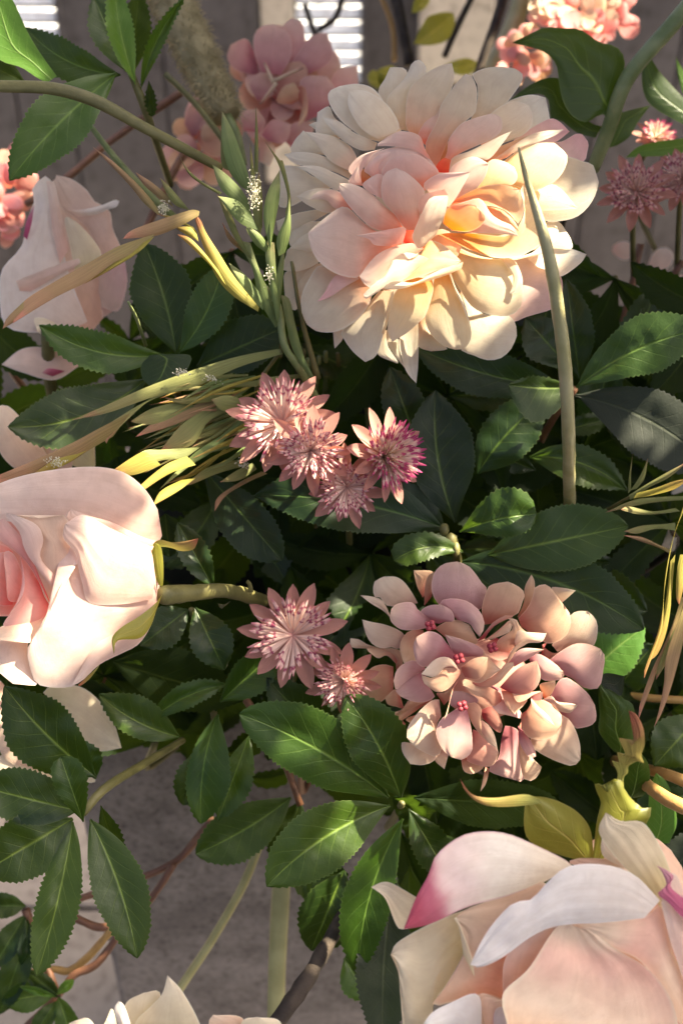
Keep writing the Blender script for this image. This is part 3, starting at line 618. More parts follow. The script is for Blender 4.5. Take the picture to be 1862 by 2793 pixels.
HH('H4', "560,680 600,580 720,590 830,660 900,750 *900,850 830,960 690,1010 560,990 490,910 470,800 490,720", 49, M_HYD2, b=.45)
HH('H4', "570,550 600,680 700,790 *835,862 760,750 650,650", 48.6, M_HYD3, b=.12)
HH('H4', "570,560 620,590 690,580 *705,500 640,500 590,530", 48.8, M_HYD1, b=.1)
HH('H4', "850,700 900,740 980,790 1050,900 1100,1060 *1105,1220 1030,1290 900,1260 740,1190 600,1100 570,990 700,940", 49.7, M_HYD3, b=.4)
HH('H4', "480,800 440,900 460,1030 560,1170 *690,1300 660,1380 590,1450 500,1420 460,1250 450,1060 470,900", 49.4, M_HYD2, b=.2)
HH('H4', "440,860 445,1000 480,1100 560,1200 *630,1190 620,1120 560,1000 480,900", 49.3, M_HYD1, b=.15)
HH('H4', "300,860 420,890 480,1050 510,1430 *400,1440 260,1400 120,1330 230,1200 260,1000", 50, M_HYD1, b=.4)
HH('H4', "40,690 160,650 240,760 *275,860 250,935 170,890 60,780", 49.7, M_HYD4, b=.1)
HH('H4', "90,1300 70,1400 *35,1565 95,1480 135,1320", 50.1, M_HYD2, b=.1)
def beads(f, x, y, d, r):
    k = r * FR[f][2] * d / FOCAL / 100
    eye = blob('flower_eye', C(x, y, d + .2, f), k * 1.5, k * 1.5, .002, M_HYD4, hy, n=6, rough=.05)
    for a in range(4):
        th = a * math.pi / 2 + .5
        blob('bead', C(x + r * math.cos(th), y + r * math.sin(th), d, f), r * FR[f][2] * d / FOCAL / 100 * .95, r * FR[f][2] * d / FOCAL / 100 * .9, .0014, M_BEAD, eye, n=6, rough=.05)
beads('H1', 835, 730, 49.6, 34); beads('H1', 1140, 1085, 48.6, 36); beads('H2', 165, 965, 49.4, 34); beads('H3', 1175, 650, 48.7, 34)
blob('flower_core', C(1110, 1560, 53.2), .021, .020, .010, M_HYD4, hy)
tube("1110,1580,52.5,12 1090,1640,60,12 1060,1650,70,11", M_STEM, hy)

# ------------------------------------------------------------------ roses
FR.update({'AS': (600, 980, .40816), 'AL': (600, 1540, .30612), 'GL': (0, 400, .49745), 'RS': (1560, 1250, .43768), 'TR': (1300, 0, .35842)})
ro = thing('rose_flower', C(180, 1330, 48), 'blush rose facing left with a white sunlit patch on its petals, at the left edge', 'flower')
def P5(s, d0, d1, m, **k): return petal('Q5', s, d0, d1, m, ro, **k)
P5("745,110 690,190 560,190 430,120 330,90 150,60 -60,20 *-60,-60 -20,-120 120,-170 300,-200 460,-206 580,-176 670,-100 725,-10", 49.0, 48.0, M_ROSE, b=.8, nu=26, nv=20, rip=.06)
P5("715,135 640,110 520,50 400,15 *330,-12 300,20 330,50 430,70 540,120 650,160 710,165", 48.4, 47.2, M_ROSE, b=.3, nu=20, rip=.10)
P5("722,380 700,500 640,600 550,650 460,690 380,760 325,805 180,795 138,710 130,620 185,545 *262,395 290,320 350,250 362,210 345,170 292,115 300,60 330,15 450,30 560,90 700,145 735,200 730,300", 48.7, 46.9, M_ROSE, b=1.0, nu=32, nv=24, rip=.045)
P5("715,300 700,170 640,140 500,70 380,15 *300,55 291,118 348,190 360,255 380,330 412,418 560,425 700,400", 48.1, 46.6, M_ROSE, b=.6, nu=26, nv=20, rip=.05)
P5("560,420 430,410 360,250 350,190 290,110 310,20 *180,30 40,15 100,60 180,130 150,220 180,320 240,440 400,500", 48.4, 46.6, M_ROSEP, b=.5, rip=.1)
P5("300,420 150,230 110,160 90,90 20,8 *60,10 170,60 200,130 190,220 300,330", 47.6, 46.5, M_ROSE, b=.25)
P5("240,440 180,320 130,240 70,180 0,125 -40,60 *20,30 100,120 160,230 200,330", 47.8, 46.9, M_ROSEK, b=.2)
P5("240,440 180,520 20,530 *60,450 110,370 110,270 90,180 130,240 190,340", 48.2, 47.1, M_ROSEK, b=.3)
P5("120,420 100,410 40,405 *30,300 20,190 60,190 100,270 115,370", 48.6, 47.5, M_ROSEK, b=.2)
P5("60,430 0,430 -40,380 *-30,250 0,190 40,200 60,300", 48.8, 47.6, M_ROSEK, b=.2)
P5("100,470 20,480 -60,460 *-80,300 -60,150 20,150 60,180", 49.2, 47.9, M_ROSEK, b=.2)
P5("250,450 200,560 150,600 *0,590 -60,560 0,530 60,510 180,500", 48.0, 46.8, M_ROSEP, b=.2)
P5("400,560 160,560 130,640 150,740 180,795 *60,790 0,740 -60,690 -60,580 150,590 300,480", 49.0, 47.2, M_ROSE, b=.5)
P5("300,420 150,430 -60,400 *-120,200 -60,-40 100,0 240,100 300,300", 50.2, 49.0, M_ROSEK, b=.3)
P5("735,330 640,420 500,560 420,640 *330,800 380,775 460,700 550,655 640,606 700,510 728,410", 48.9, 47.2, M_ROSE, b=.5)
petal('Q5', "745,345 735,340 715,300 695,200 *712,145 735,150 748,200 752,280 750,335", 48.3, 47.6, M_SEPAL, ro, name='sepal', b=.15)
petal('Q5', "715,150 700,160 710,140 740,128 790,140 850,135 *912,122 890,172 830,180 780,158", 48.2, 47.4, M_SEPALR, ro, name='sepal', b=.08)
petal('Q5', "745,380 715,420 640,480 560,530 515,580 *525,658 540,592 640,582 690,530 720,450", 47.6, 46.2, M_SEPAL, ro, name='sepal', b=.25)
petal('Q5', "460,700 420,740 *360,795 370,800 410,770 450,720", 49.5, 48.6, M_SEPALR, ro, name='sepal', b=.1)
tube("725,382,49,30 745,382,49,42 770,382,49.2,46 860,375,50,40 1000,362,51.5,34 1090,372,53,33 1150,390,54.5,32 1210,410,57,28", M_STEM, ro, f='Q5', bump=.12, ns=14)
petal('Q5', "1135,370 1140,340 1130,325 *1138,310 1155,330 1165,370", 53, 52.6, M_STEM, ro, name='bud_scale', b=.1)
petal('Q5', "1000,420 1030,425 1060,410 *1020,445 1010,440", 53, 52.6, M_STEM, ro, name='bud_scale', b=.1)

rb = thing('rose_flower', C(1330, 2100, 42), 'large cream rose with a magenta petal tip, nearest, in the lower right corner', 'flower')
def P8(s, d0, d1, m, **k):
    k.setdefault('nu', 24); k.setdefault('nv', 18)
    return petal('Q8', s, d0, d1, m, rb, **k)
P8("1060,450 1040,430 900,360 740,298 570,305 440,395 400,490 340,600 *285,742 400,720 580,640 760,590 940,520", 41.6, 40.3, M_ROSEM, b=.7, rip=.09)
P8("420,640 335,590 240,535 190,525 *135,548 200,600 250,720 285,742 380,720", 42.2, 42.6, M_ROSEC, b=-.25)
P8("640,660 580,650 420,710 260,800 *225,860 260,940 270,1050 300,1260 400,1260 420,1090 480,1000 570,840", 42.4, 42.4, M_ROSEC, b=.5, rip=.13)
P8("760,1080 700,1050 620,1045 420,1095 480,1000 570,820 *520,690 580,645 760,585 940,520 900,640 760,880", 41.8, 41.2, M_ROSEP, b=.4, nu=20)
P8("560,860 540,740 *515,690 530,690 560,760 600,880 610,960", 41.2, 41, M_ROSEC, b=.1)
P8("1460,610 1340,490 1200,445 1050,450 960,510 870,605 790,620 700,710 640,800 *590,905 640,916 740,870 880,770 1000,725 1200,712 1390,690", 39.9, 39.6, M_PURE, b=.65, rip=.12)
P8("760,1180 740,1040 860,920 980,740 *1050,720 1160,755 1250,830 1400,920 1500,1040 1545,1180 1540,1300 1100,1300", 39.9, 40.5, M_ROSED, b=-.9, nu=26, nv=22, rip=.06)
P8("750,1060 740,1020 755,870 880,770 *1000,722 1040,720 980,745 860,925", 41.2, 40.6, M_ROSE, b=.15)
P8("1620,1300 1400,920 1250,830 1160,760 *1080,722 1200,710 1400,680 1470,630 1510,800 1545,900 1700,1100", 41.0, 40.5, M_ROSED, b=.35)
P8("1460,640 1400,560 1330,490 1240,390 1180,290 *1212,205 1280,245 1380,250 1450,340 1500,450 1530,560 1500,640", 41.2, 40.8, M_ROSEC, b=.35, rip=.12)
P8("1640,1200 1545,900 1510,800 *1465,620 1520,480 1568,560 1640,700 1700,1000", 40.8, 40.2, M_ROSE, b=.25)
P8("1700,760 1568,690 1500,620 1450,580 1490,540 1470,480 *1445,448 1490,470 1525,500 1520,560 1700,680", 40.0, 40.1, M_MAG, b=.1, rip=.12)
P8("1500,560 1150,470 1040,435 *1090,415 1200,418 1300,440 1350,480 1500,520", 42.2, 42.0, M_ROSED, b=.1)
P8("1300,460 1210,415 1190,370 *1195,320 1230,340 1280,400", 42.0, 41.8, M_ROSEW, b=.1)
P8("640,1250 630,1045 500,1080 400,1140 *340,1260 480,1280", 41.2, 40.6, M_PURE, b=.4)
P8("690,1280 630,1048 *740,1068 720,1130 710,1280", 41.6, 41.2, M_ROSEP, b=.2)
P8("740,1300 700,1190 720,1100 *850,1128 800,1190 800,1300", 41.3, 41, M_ROSEW, b=.15)
P8("1540,1300 800,1300 700,1100 *820,1140 1100,1160 1540,1180", 41.5, 41.3, M_ROSEK, b=.2)
P8("1640,1400 700,1300 500,1000 *700,800 1100,600 1500,560 1700,900", 43.5, 42.6, M_ROSEP, b=.4)
def S8(s, d0, d1, m, **k): return petal('Q8', s, d0, d1, m, rb, name='sepal', **k)
S8("1110,430 1000,400 880,350 840,290 840,180 *855,130 930,135 1010,160 1090,210 1140,280 1155,380 1150,430", 43.3, 42.7, M_SEPAL, b=.4, rip=.12)
S8("920,160 850,122 700,138 600,122 *543,48 570,110 640,166 740,180 905,168", 42.6, 42.4, M_SEPALR, b=.1)
S8("1150,430 1160,340 1172,240 1190,160 1170,110 1162,70 *1200,80 1230,120 1245,60 1275,45 1310,120 1380,185 1422,185 1395,260 1300,260 1200,420", 43.2, 42.4, M_SEPAL, b=.5, rip=.2)
blob('rose_hip', C(1440, 2020, 44.5), .022, .02, .015, M_ROSEP, rb)
# withered tendril with ragged lobes
td = petal('RS', "300,2050 275,2020 280,1960 245,1885 275,1900 290,1900 280,1830 315,1850 325,1830 290,1745 340,1760 370,1790 380,1740 370,1680 *350,1570 400,1600 440,1680 450,1780 430,1850 445,1900 400,1890 350,1920 345,1960 320,1990 320,2050", 43.0, 42.0, M_SEPALR, rb, name='tendril', b=.15, rip=.2, nu=90)

rl = thing('rose_flower', C(120, 560, 60), 'soft white and blush rose out of focus behind the brown grass blade, upper left', 'flower')
def PW(s, d0, d1, m, par, **k): return petal('W', s, d0, d1, m, par, **k)
def PG(s, d_, m, **k): return petal('GL', s, d_ + .8, d_, m, rl, **k)
PG("480,960 380,700 330,450 310,300 290,200 *250,160 180,220 190,320 170,420 110,560 10,680 0,860 40,990 200,1020 400,1000", 59.8, M_ROSEW, b=.6, nu=24, nv=16, rip=.05)
PG("560,940 540,700 500,480 400,380 340,340 300,200 *310,155 400,180 480,240 520,300 600,345 620,450 650,520 690,650 660,880", 60.6, M_ROSE, b=.5, nu=24, nv=16, rip=.05)
PG("370,345 450,345 560,320 630,292 *655,300 640,330 600,342 530,372 430,385", 59.9, M_ROSEW, b=.4)
PG("420,720 380,520 355,400 *380,385 440,430 520,520 557,600 500,680", 59.3, M_ROSEC, b=.3)
PG("110,790 90,740 *100,735 200,690 420,615 440,640 300,720 170,795", 59.2, M_ROSE, b=.2)
PG("540,780 560,640 620,560 *690,650 697,760 650,900 560,880", 60.4, M_PINK, b=.4)
PG("130,490 150,400 *190,320 175,420 150,510", 59.0, M_MAG, b=.1)
PG("500,1020 300,980 150,800 120,600 150,420 200,280 *300,180 420,220 520,330 600,500 620,700 600,900", 61.6, M_ROSE, b=.4)
PG("330,640 290,460 270,300 *255,190 300,200 330,340 380,560", 59.2, M_ROSE, b=.2)
PG("440,1000 300,950 190,940 *205,1010 330,1130 395,1125 420,1060", 60, M_ROSEC, b=.3)
PG("400,1130 250,1100 120,1110 *10,1195 130,1240 300,1280 440,1200", 61, M_ROSE, b=.4)
PG("560,1040 480,1020 400,1100 *380,1180 460,1160 540,1100", 61.4, M_ROSEC, b=.2)
PG("360,1230 270,1215 *230,1240 290,1260", 60.6, M_MAG, b=.1)
tube("110,760,60,16 120,900,64,14 180,1100,72,13", M_STEM, rl)

rc = thing('rose_flower', C(300, 2400, 42), 'cream rose cut off by the bottom edge with one bright white folded petal', 'flower')
def P7(s, d0, d1, m, **k): return petal('Q7', s, d0, d1, m, rc, **k)
P7("950,1330 920,1180 840,1030 *770,953 745,1040 690,1100 620,1180 640,1330", 43, 42.2, M_ROSEC, b=.3)
P7("700,1300 740,1045 *660,1033 580,1080 570,1180 600,1300", 43.2, 42.8, M_ROSEC, b=.3)
P7("640,1300 600,1178 570,1090 *545,1073 525,1110 545,1180 560,1300", 42, 41.5, M_ROSEW, b=.2)
P7("560,1300 520,1110 *490,1160 480,1190 500,1300", 42.6, 42.4, M_ROSEC, b=.1)
P7("500,1320 420,1160 *350,1160 310,1190 300,1320", 43, 42.8, M_ROSEC, b=.2)
P7("1000,1320 960,1180 *978,1135 1120,1155 1130,1320", 43.5, 43.1, M_ROSEP, b=.2)
P7("1100,1330 1110,1170 *1180,1145 1290,1170 1310,1330", 43.2, 42.9, M_ROSEC, b=.3)

rd = thing('rose_flower', C(60, 1680, 56), 'peach and cream rose half hidden under a serrated leaf, below the sunlit rose', 'flower')
def PD(s, d0, d1, m, **k): return petal('Q5', s, d0, d1, m, rd, **k)
PD("200,830 240,800 360,800 450,860 520,960 *560,1085 460,1100 340,1070 290,940", 56, 54.8, M_ROSEC, b=.4)
PD("300,950 340,1060 *420,1180 440,1240 360,1230 250,1120", 56.6, 55.8, M_ROSEC, b=.3)
PD("40,830 -10,780 *-40,1000 0,1100 60,1160 160,1180 250,1176 200,1020 120,900", 57, 56, M_ROSEP, b=.6)
PD("160,1000 60,1080 *-40,1150 -40,1320 150,1340 260,1240 240,1100", 57, 56.2, M_ROSEC, b=.6)
blob('flower_core', C(100, 1690, 59), .02, .02, .012, M_ROSEP, rd)

r5 = thing('rose_flower', C(60, 980, 60), 'cream rose behind the sunlit rose, under the serrated leaf at the left edge', 'flower')
petal('Q3', "430,1010 330,960 200,900 60,840 *20,700 150,760 300,760 400,750 430,820 430,920", 57.5, 57, M_ROSEC, r5, b=.5)
petal('Q3', "200,1060 100,1000 0,900 *-40,700 40,690 140,800 230,940 240,1030", 56.8, 56.4, M_ROSEP, r5, b=.4)
petal('Q3', "420,1020 330,920 *330,780 420,750 435,850 440,960", 57.8, 57.6, M_ROSEC, r5, b=.3)
petal('Q3', "240,1040 200,900 180,780 *260,770 330,880 330,1030", 57.2, 56.9, M_ROSE, r5, b=.3)

# ------------------------------------------------------------------ blurred hydrangeas behind
def ellipse_petal(x, y, rx, ry, ang, d0, d1, m, par, f='W', **k):
    pts = []
    for i in range(10):
        th = math.pi * 2 * (i + .5) / 10
        px = -math.cos(th) * rx; py = math.sin(th) * ry * (1 - .18 * math.cos(th))
        pts.append(('*' if i == 5 else '') + '%.1f,%.1f' % (x + px * math.cos(ang) - py * math.sin(ang), y + px * math.sin(ang) + py * math.cos(ang)))
    return petal(f, ' '.join(pts), d0, d1, m, par, nu=9, nv=8, **k)
def cluster(par, x, y, rx, ry, d, n, mats, size, seed, depth=3.0):
    rs = random.Random(seed)
    for i in range(n):
        rr = math.sqrt(rs.random()); a = rs.random() * 6.283
        cx, cy = x + rx * rr * math.cos(a), y + ry * rr * math.sin(a)
        dd = d - depth * (1 - rr * rr) + rs.uniform(-.4, .4); s = size * rs.uniform(.75, 1.2)
        ellipse_petal(cx, cy, s, s * rs.uniform(.55, .95), math.atan2(cy - y, cx - x) + rs.uniform(-1.0, 1.0), dd + rs.uniform(.2, 1.0), dd - rs.uniform(0, .5), rs.choice(mats), par, b=rs.uniform(-.3, .5))
hb = thing('hydrangea_flower', C(660, 190, 72), 'dusky pink hydrangea out of focus behind the cream bloom, top centre', 'flower')
cluster(hb, 660, 200, 110, 110, 73.5, 26, [M_HYDB, M_HYD1, M_HYD4], 46, 3)
for s, d, m in [("1200,330 1170,250 1165,170 1200,120 *1260,112 1330,160 1335,260 1290,345", 69.6, M_HYDB), ("1330,300 1320,160 1300,120 *1340,83 1392,110 1392,200 1350,290", 70.2, M_HYDB),
                ("1300,350 1370,240 1440,160 *1500,150 1528,230 1510,290 1420,340", 70, M_HYDB), ("1190,350 1080,320 1043,260 *1060,205 1130,178 1170,240", 70.4, M_HYDB),
                ("1180,460 1145,390 1180,340 *1240,335 1255,420 1220,460", 69.3, M_HYD1), ("1400,560 1375,400 1400,350 *1500,350 1540,420 1490,520", 69.8, M_HYDB),
                ("1340,480 1270,470 1300,400 *1350,378 1395,450", 69.2, M_HYD2), ("1360,400 1400,400 1412,520 *1370,582 1385,500", 69, M_HYD2), ("1120,600 1105,520 *1180,498 1218,560 1190,610", 69.6, M_HYD1),
                ("1200,620 1250,550 *1340,570 1310,655 1230,650", 69.7, M_HYDB), ("1190,620 1265,680 *1240,765 1190,740", 70.2, M_HYD3), ("1500,450 1540,330 *1640,300 1640,420 1560,470", 71, M_HYDB),
                ("1280,620 1360,560 *1450,560 1420,640 1340,680", 70.4, M_HYD1)]:
    petal('Q1', s, d + .6, d, m, hb, nu=10, nv=10)
for a in ((1215, 290, 1255, 380), (1390, 310, 1260, 370), (1195, 480, 1270, 380)):
    tube('%g,%g,69,7 %g,%g,68.6,9' % a, M_HYD3, hb, f='Q1', name='floret_stalk', n=4, ns=6)
hc = thing('hydrangea_flower', C(460, 330, 76), 'faded rose hydrangea out of focus left of the fuzzy plume base', 'flower')
cluster(hc, 465, 330, 65, 85, 77, 22, [M_HYDB, M_HYD1, M_HYD2], 38, 5)
hd = thing('blossom_cluster', C(1330, 60, 80), 'coral pink frilly blossom cluster behind the broad green leaf, top right', 'flower')
cluster(hd, 1340, 30, 115, 75, 82, 70, [M_CORAL, M_CORAL, M_HYD3], 24, 11)
cluster(hd, 1200, 130, 55, 60, 81, 26, [M_CORAL, M_HYD2], 22, 12)
he = thing('blossom_cluster', C(20, 440, 80), 'dark coral blossom cluster out of focus at the left edge beside the white rose', 'flower')
cluster(he, 15, 450, 60, 110, 81, 30, [M_CORAL, M_HYD4], 26, 13)
hf = thing('blossom_cluster', C(1500, 620, 76), 'pale peach blossom in the shade at the right edge beside the russet stems', 'flower')
for x, y, rx, ry, a in ((1430, 575, 26, 22, .2), (1515, 600, 36, 24, -.9), (1480, 660, 22, 9, -.8), (1340, 622, 14, 7, .2), (1568, 650, 20, 60, 1.5), (1322, 590, 10, 8, 0), (1385, 800, 12, 20, 0), (1410, 190, 10, 26, .5)):
    ellipse_petal(x, y, rx, ry, a, 76, 75.4, M_CORAL if rx < 18 else M_ROSE, hf)
pg = thing('blossom_cluster', C(1540, 1220, 62), 'white petals behind the hanging straw grass at the right edge', 'flower')
for s in ("520,520 560,450 *650,445 640,560 600,590", "545,395 590,375 *650,420 620,450", "580,280 640,180 *720,140 720,270"):
    petal('RS', s, 62, 61.5, M_ROSEW, pg, b=.2)

# ------------------------------------------------------------------ astrantia stars
M_BRACT = petal_mat('astrantia_bract_cloth', [(.0, (.80, .46, .38)), (.4, (.66, .35, .28)), (.85, (.55, .28, .22)), (1, (.52, .25, .20))], trans=.4, weave=1500)
M_STAMEN = grad_mat('astrantia_stamen_cloth', [(.0, (.86, .50, .44)), (.3, (.87, .62, .53)), (.70, (.87, .64, .56)), (.78, (.36, .06, .13)), (.86, (.84, .56, .50)), (1, (.66, .22, .27))], rough=.8, trans=.35, noise_scale=260, namp=.32)
M_STAMEN2 = grad_mat('astrantia_bright_stamen_cloth', [(.0, (.88, .46, .36)), (.4, (.90, .74, .58)), (.78, (.88, .66, .58)), (.88, (.56, .10, .22)), (1, (.40, .04, .16))], rough=.8, trans=.4, noise_scale=260, namp=.3)
def astrantia(f, x, y, d, r, tilt, label, seed, nb=12, ns=80, spread=(.12, 1.15), mat=None, stem=None):
    rs = random.Random(seed)
    ctr = C(x, y, d, f); R_ = r * FR[f][2] * d / FOCAL / 100
    n = (-FW + RT * tilt[0] + UP * tilt[1]).normalized(); ex = (RT - n * RT.dot(n)).normalized(); ey = n.cross(ex)
    t = thing('astrantia_flower', ctr, label, 'flower', 'astrantia flowers with speckled stamens')
    a0 = rs.random()
    for i in range(nb):
        th = 2 * math.pi * (i + a0 + rs.uniform(-.18, .18)) / nb
        ln = R_ * rs.uniform(.88, 1.08); wd = ln * rs.uniform(.23, .30); el = rs.uniform(-.05, .22)
        er = ex * math.cos(th) + ey * math.sin(th); et = ey * math.cos(th) - ex * math.sin(th)
        V = []; UV = []; nu, nv = 10, 4
        lift = rs.uniform(.02, .10) * R_; tw = rs.uniform(-.3, .3)
        for a in range(nu + 1):
            u = a / nu; w_ = wd * (max(u, .05) ** .75) * (1 - u ** 2.6) ** .9 * 1.15 + .0002
            for b in range(nv + 1):
                v = 2 * b / nv - 1
                z = el * u * ln - (i % 2) * .0010 + lift * (abs(v) ** 1.5) * math.sin(math.pi * u) - .25 * ln * u * u * el + tw * v * w_ * .4 + .06 * ln * (1 if abs(v) < .1 else 0) * -.15
                V.append(ctr + er * (u * ln) + et * (v * w_ * .55 * 1.6) + n * z); UV.append(((v + 1) / 2, u))
        mesh('bract', V, grid_faces(nu, nv), M_BRACT, t, UV)
    V = []; F = []; UV = []
    ns = int(ns * 1.5)
    for i in range(ns):
        th = rs.random() * 6.283; ph = rs.uniform(*spread)            # ph: angle away from the flower axis
        ph = spread[0] + (spread[1] - spread[0]) * math.sqrt((i + .5) / ns)
        ln = R_ * rs.uniform(.55, .88)
        er = ex * math.cos(th) + ey * math.sin(th); et = ey * math.cos(th) - ex * math.sin(th)
        dr = er * math.sin(ph) + n * math.cos(ph); up = n * math.sin(ph) - er * math.cos(ph)
        w0 = R_ * .012; w1 = R_ * rs.uniform(.020, .040); k0 = len(V); m = 7
        cv = rs.uniform(-.06, .10) * ln; sd = rs.uniform(-.08, .08) * ln
        vo = rs.uniform(0, 1)
        for a in range(m + 1):
            u = a / m; w_ = w0 + (w1 - w0) * min(1, u * 1.5)
            if a == m: w_ *= .25
            if a == m - 1: w_ *= rs.uniform(.7, 1.3)
            p = ctr + n * (.02 * R_) + dr * (u * ln) + up * (cv * math.sin(u * 2.4)) + et * (sd * u * u)
            V += [p - et * w_ - up * w_ * .3, p + up * w_ * .5, p + et * w_ - up * w_ * .3]
            UV += [(vo, u), (vo + .02, u), (vo + .04, u)]
        for a in range(m):
            for b in range(2):
                q = k0 + a * 3 + b; F.append((q, q + 1, q + 4, q + 3))
    o = mesh('stamens', V, F, mat or M_STAMEN, t, UV); o['kind'] = 'stuff'
    blob('flower_core', ctr - n * .001, R_ * .1, R_ * .1, R_ * .06, M_BRACT, t, n=6)
    e = stem or (x + 30, y + 500)
    P = [ctr, ctr - n * .03 + Vector((0, 0, -.01)), C(e[0], e[1], d + 14, f)]
    tube_world(P, [.0016, .0016, .002], M_STEM, t, name='stem')
    return t
astrantia('AS', 420, 430, 50.6, 375, (-.15, .25), 'largest speckled pink star flower of the cluster, behind the other three', 21, nb=13, ns=70, spread=(.5, 1.35))
astrantia('AS', 605, 610, 49.4, 300, (0, .05), 'speckled pink star flower in front, in the middle of the cluster under the cream bloom', 22, nb=13, ns=110, spread=(.2, 1.2))
astrantia('AS', 1090, 650, 49.8, 330, (.75, .05), 'speckled star flower turned right with a brush of magenta tipped stamens', 23, nb=12, ns=170, spread=(.1, 1.2), mat=M_STAMEN2)
astrantia('AS', 845, 850, 50.1, 275, (.0, -.15), 'small speckled star flower lowest in its cluster, above a dark leaf', 24, nb=11, ns=70, spread=(.3, 1.25))
astrantia('AL', 650, 630, 51.5, 480, (0, .05), 'dusty pink star flower with open bracts beside the thick rose stem', 25, nb=13, ns=70, spread=(.55, 1.38), stem=(600, 1500))
astrantia('AL', 1110, 1030, 51.3, 360, (-.3, -.2), 'dusty pink star flower tucked against the left of the hydrangea head', 26, nb=12, ns=90, spread=(.2, 1.2), stem=(1000, 1600))
astrantia('TR', 1210, 1470, 60, 300, (-.25, .15), 'mauve speckled star flower right of the cream bloom', 27, nb=12, ns=130, spread=(.2, 1.25), stem=(1200, 2500))
astrantia('TR', 1560, 1380, 61, 280, (-.3, .2), 'mauve speckled star flower cut off by the right edge', 28, nb=12, ns=110, spread=(.2, 1.25), stem=(1500, 2500))
astrantia('TR', 1350, 1060, 66, 190, (.2, .5), 'bright coral star flower in the sun behind a leaf at the right edge', 29, nb=12, ns=90, spread=(.2, 1.2), mat=M_STAMEN2, stem=(1400, 2000))

# ------------------------------------------------------------------ leaf sprigs placed by hand
def sprig(x, y, d, label, group=None):
    return thing('leaf_sprig', C(x, y, d), label, 'leaf sprig', group)
def LF(par, bx, by, tx, ty, w, d0, d1, m=None, wr=None, **k):
    return leaf((bx, by, d0), (tx, ty, d1), w, wr if wr else w, m or M_LEAF, par, **k)
s1 = sprig(280, 175, 56, 'leaf sprig reaching up in the upper left corner with one bright backlit leaf')
LF(s1, 268, 168, 22, 416, 62, 56, 54.5, M_LEAF2, wr=70, bend=-12, fold=.5)
LF(s1, 278, 172, 58, 62, 46, 56.5, 58, M_LEAFB, wr=40, bend=25)
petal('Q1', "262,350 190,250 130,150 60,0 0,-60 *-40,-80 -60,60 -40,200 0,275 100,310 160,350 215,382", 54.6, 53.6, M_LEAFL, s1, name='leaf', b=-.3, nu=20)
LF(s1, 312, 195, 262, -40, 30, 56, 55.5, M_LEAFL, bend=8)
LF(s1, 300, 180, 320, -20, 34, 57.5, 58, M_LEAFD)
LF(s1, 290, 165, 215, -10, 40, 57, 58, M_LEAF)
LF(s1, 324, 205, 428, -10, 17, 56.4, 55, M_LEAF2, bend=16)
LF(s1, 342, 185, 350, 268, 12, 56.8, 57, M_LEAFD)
LF(s1, 60, 190, -60, 130, 30, 57, 58, M_LEAFD)
tube("300,165,56.4,8 330,240,57,10 350,300,58,9 392,425,62,8", M_STEM, s1)
s2 = sprig(385, 820, 54, 'rosette of six dark serrated leaves below the brown grass, mid left')
LF(s2, 378, 815, 90, 746, 46, 55, 53.5, M_LEAF2, bend=28)
LF(s2, 405, 812, 330, 556, 72, 55.5, 55, M_LEAFB, bend=-10, wr=66)
LF(s2, 410, 812, 512, 612, 48, 55.2, 54.5, M_LEAF2, bend=-14)
LF(s2, 340, 868, 18, 980, 62, 55.5, 54.0, M_LEAF, bend=34, wr=70)
petal('Q3', "690,455 650,500 655,560 *690,600 760,590 830,560 875,490 870,455 770,450", 54.6, 54.2, M_LEAF, s2, name='leaf', b=.2)
LF(s2, 452, 842, 650, 752, 66, 56, 55, M_LEAFB, wr=60)
LF(s2, 460, 870, 640, 800, 40, 57.5, 57, M_LEAFD)
tube("385,822,55.5,8 400,880,60,8 430,960,66,8", M_STEM, s2)
s3 = sprig(1315, 890, 55, 'spray of broad green leaves behind the pale curved stem, right of centre')
LF(s3, 1300, 892, 955, 798, 52, 56.5, 56, M_LEAFB, bend=16, wr=60)
LF(s3, 1316, 888, 1166, 884, 78, 54.6, 53.8, M_LEAF2, wr=24, bend=4, serr=4)
LF(s3, 1312, 850, 1205, 730, 50, 55.8, 55.2, M_LEAFB)
LF(s3, 1330, 870, 1300, 640, 46, 56.6, 56, M_LEAFB)
LF(s3, 1322, 890, 1620, 755, 66, 55, 53.6, M_LEAF2, bend=22, wr=62)
LF(s3, 1320, 908, 1640, 1080, 76, 55.4, 54.6, M_LEAFK, bend=30, wr=88)
LF(s3, 1096, 1088, 1250, 920, 58, 56.4, 55.8, M_LEAF, bend=12, wr=64)
tube("1318,893,55.6,9 1270,960,58,9 1200,1090,63,9", M_STEMR, s3)
s4 = sprig(1040, 1225, 54, 'large leaf whorl with pale buds just above the hydrangea head')
LF(s4, 1018, 1212, 583, 1138, 66, 54.4, 53.0, M_LEAFB, bend=-22, wr=76)
LF(s4, 1045, 1200, 1000, 895, 64, 55, 54.5, M_LEAFB, bend=18, wr=84)
LF(s4, 955, 1010, 895, 842, 48, 56.6, 56, M_LEAFB)
LF(s4, 1055, 1222, 1232, 1180, 66, 53.6, 52.6, M_LEAF2, wr=44, bend=8, q=.45, serr=4)
LF(s4, 1120, 1275, 1442, 1208, 76, 54.6, 53.6, M_LEAF2, wr=70, bend=0)
LF(s4, 1062, 1268, 904, 1288, 30, 53.4, 52.8, M_LEAF2, wr=36, bend=-22, q=.5)
LF(s4, 1060, 1290, 1478, 1446, 74, 55, 53.4, M_LEAFB, bend=32, wr=90)
LF(s4, 1020, 1216, 878, 1120, 50, 55, 54.6, M_LEAFB)
LF(s4, 1180, 1300, 1400, 1290, 36, 56, 56.4, M_LEAFD)
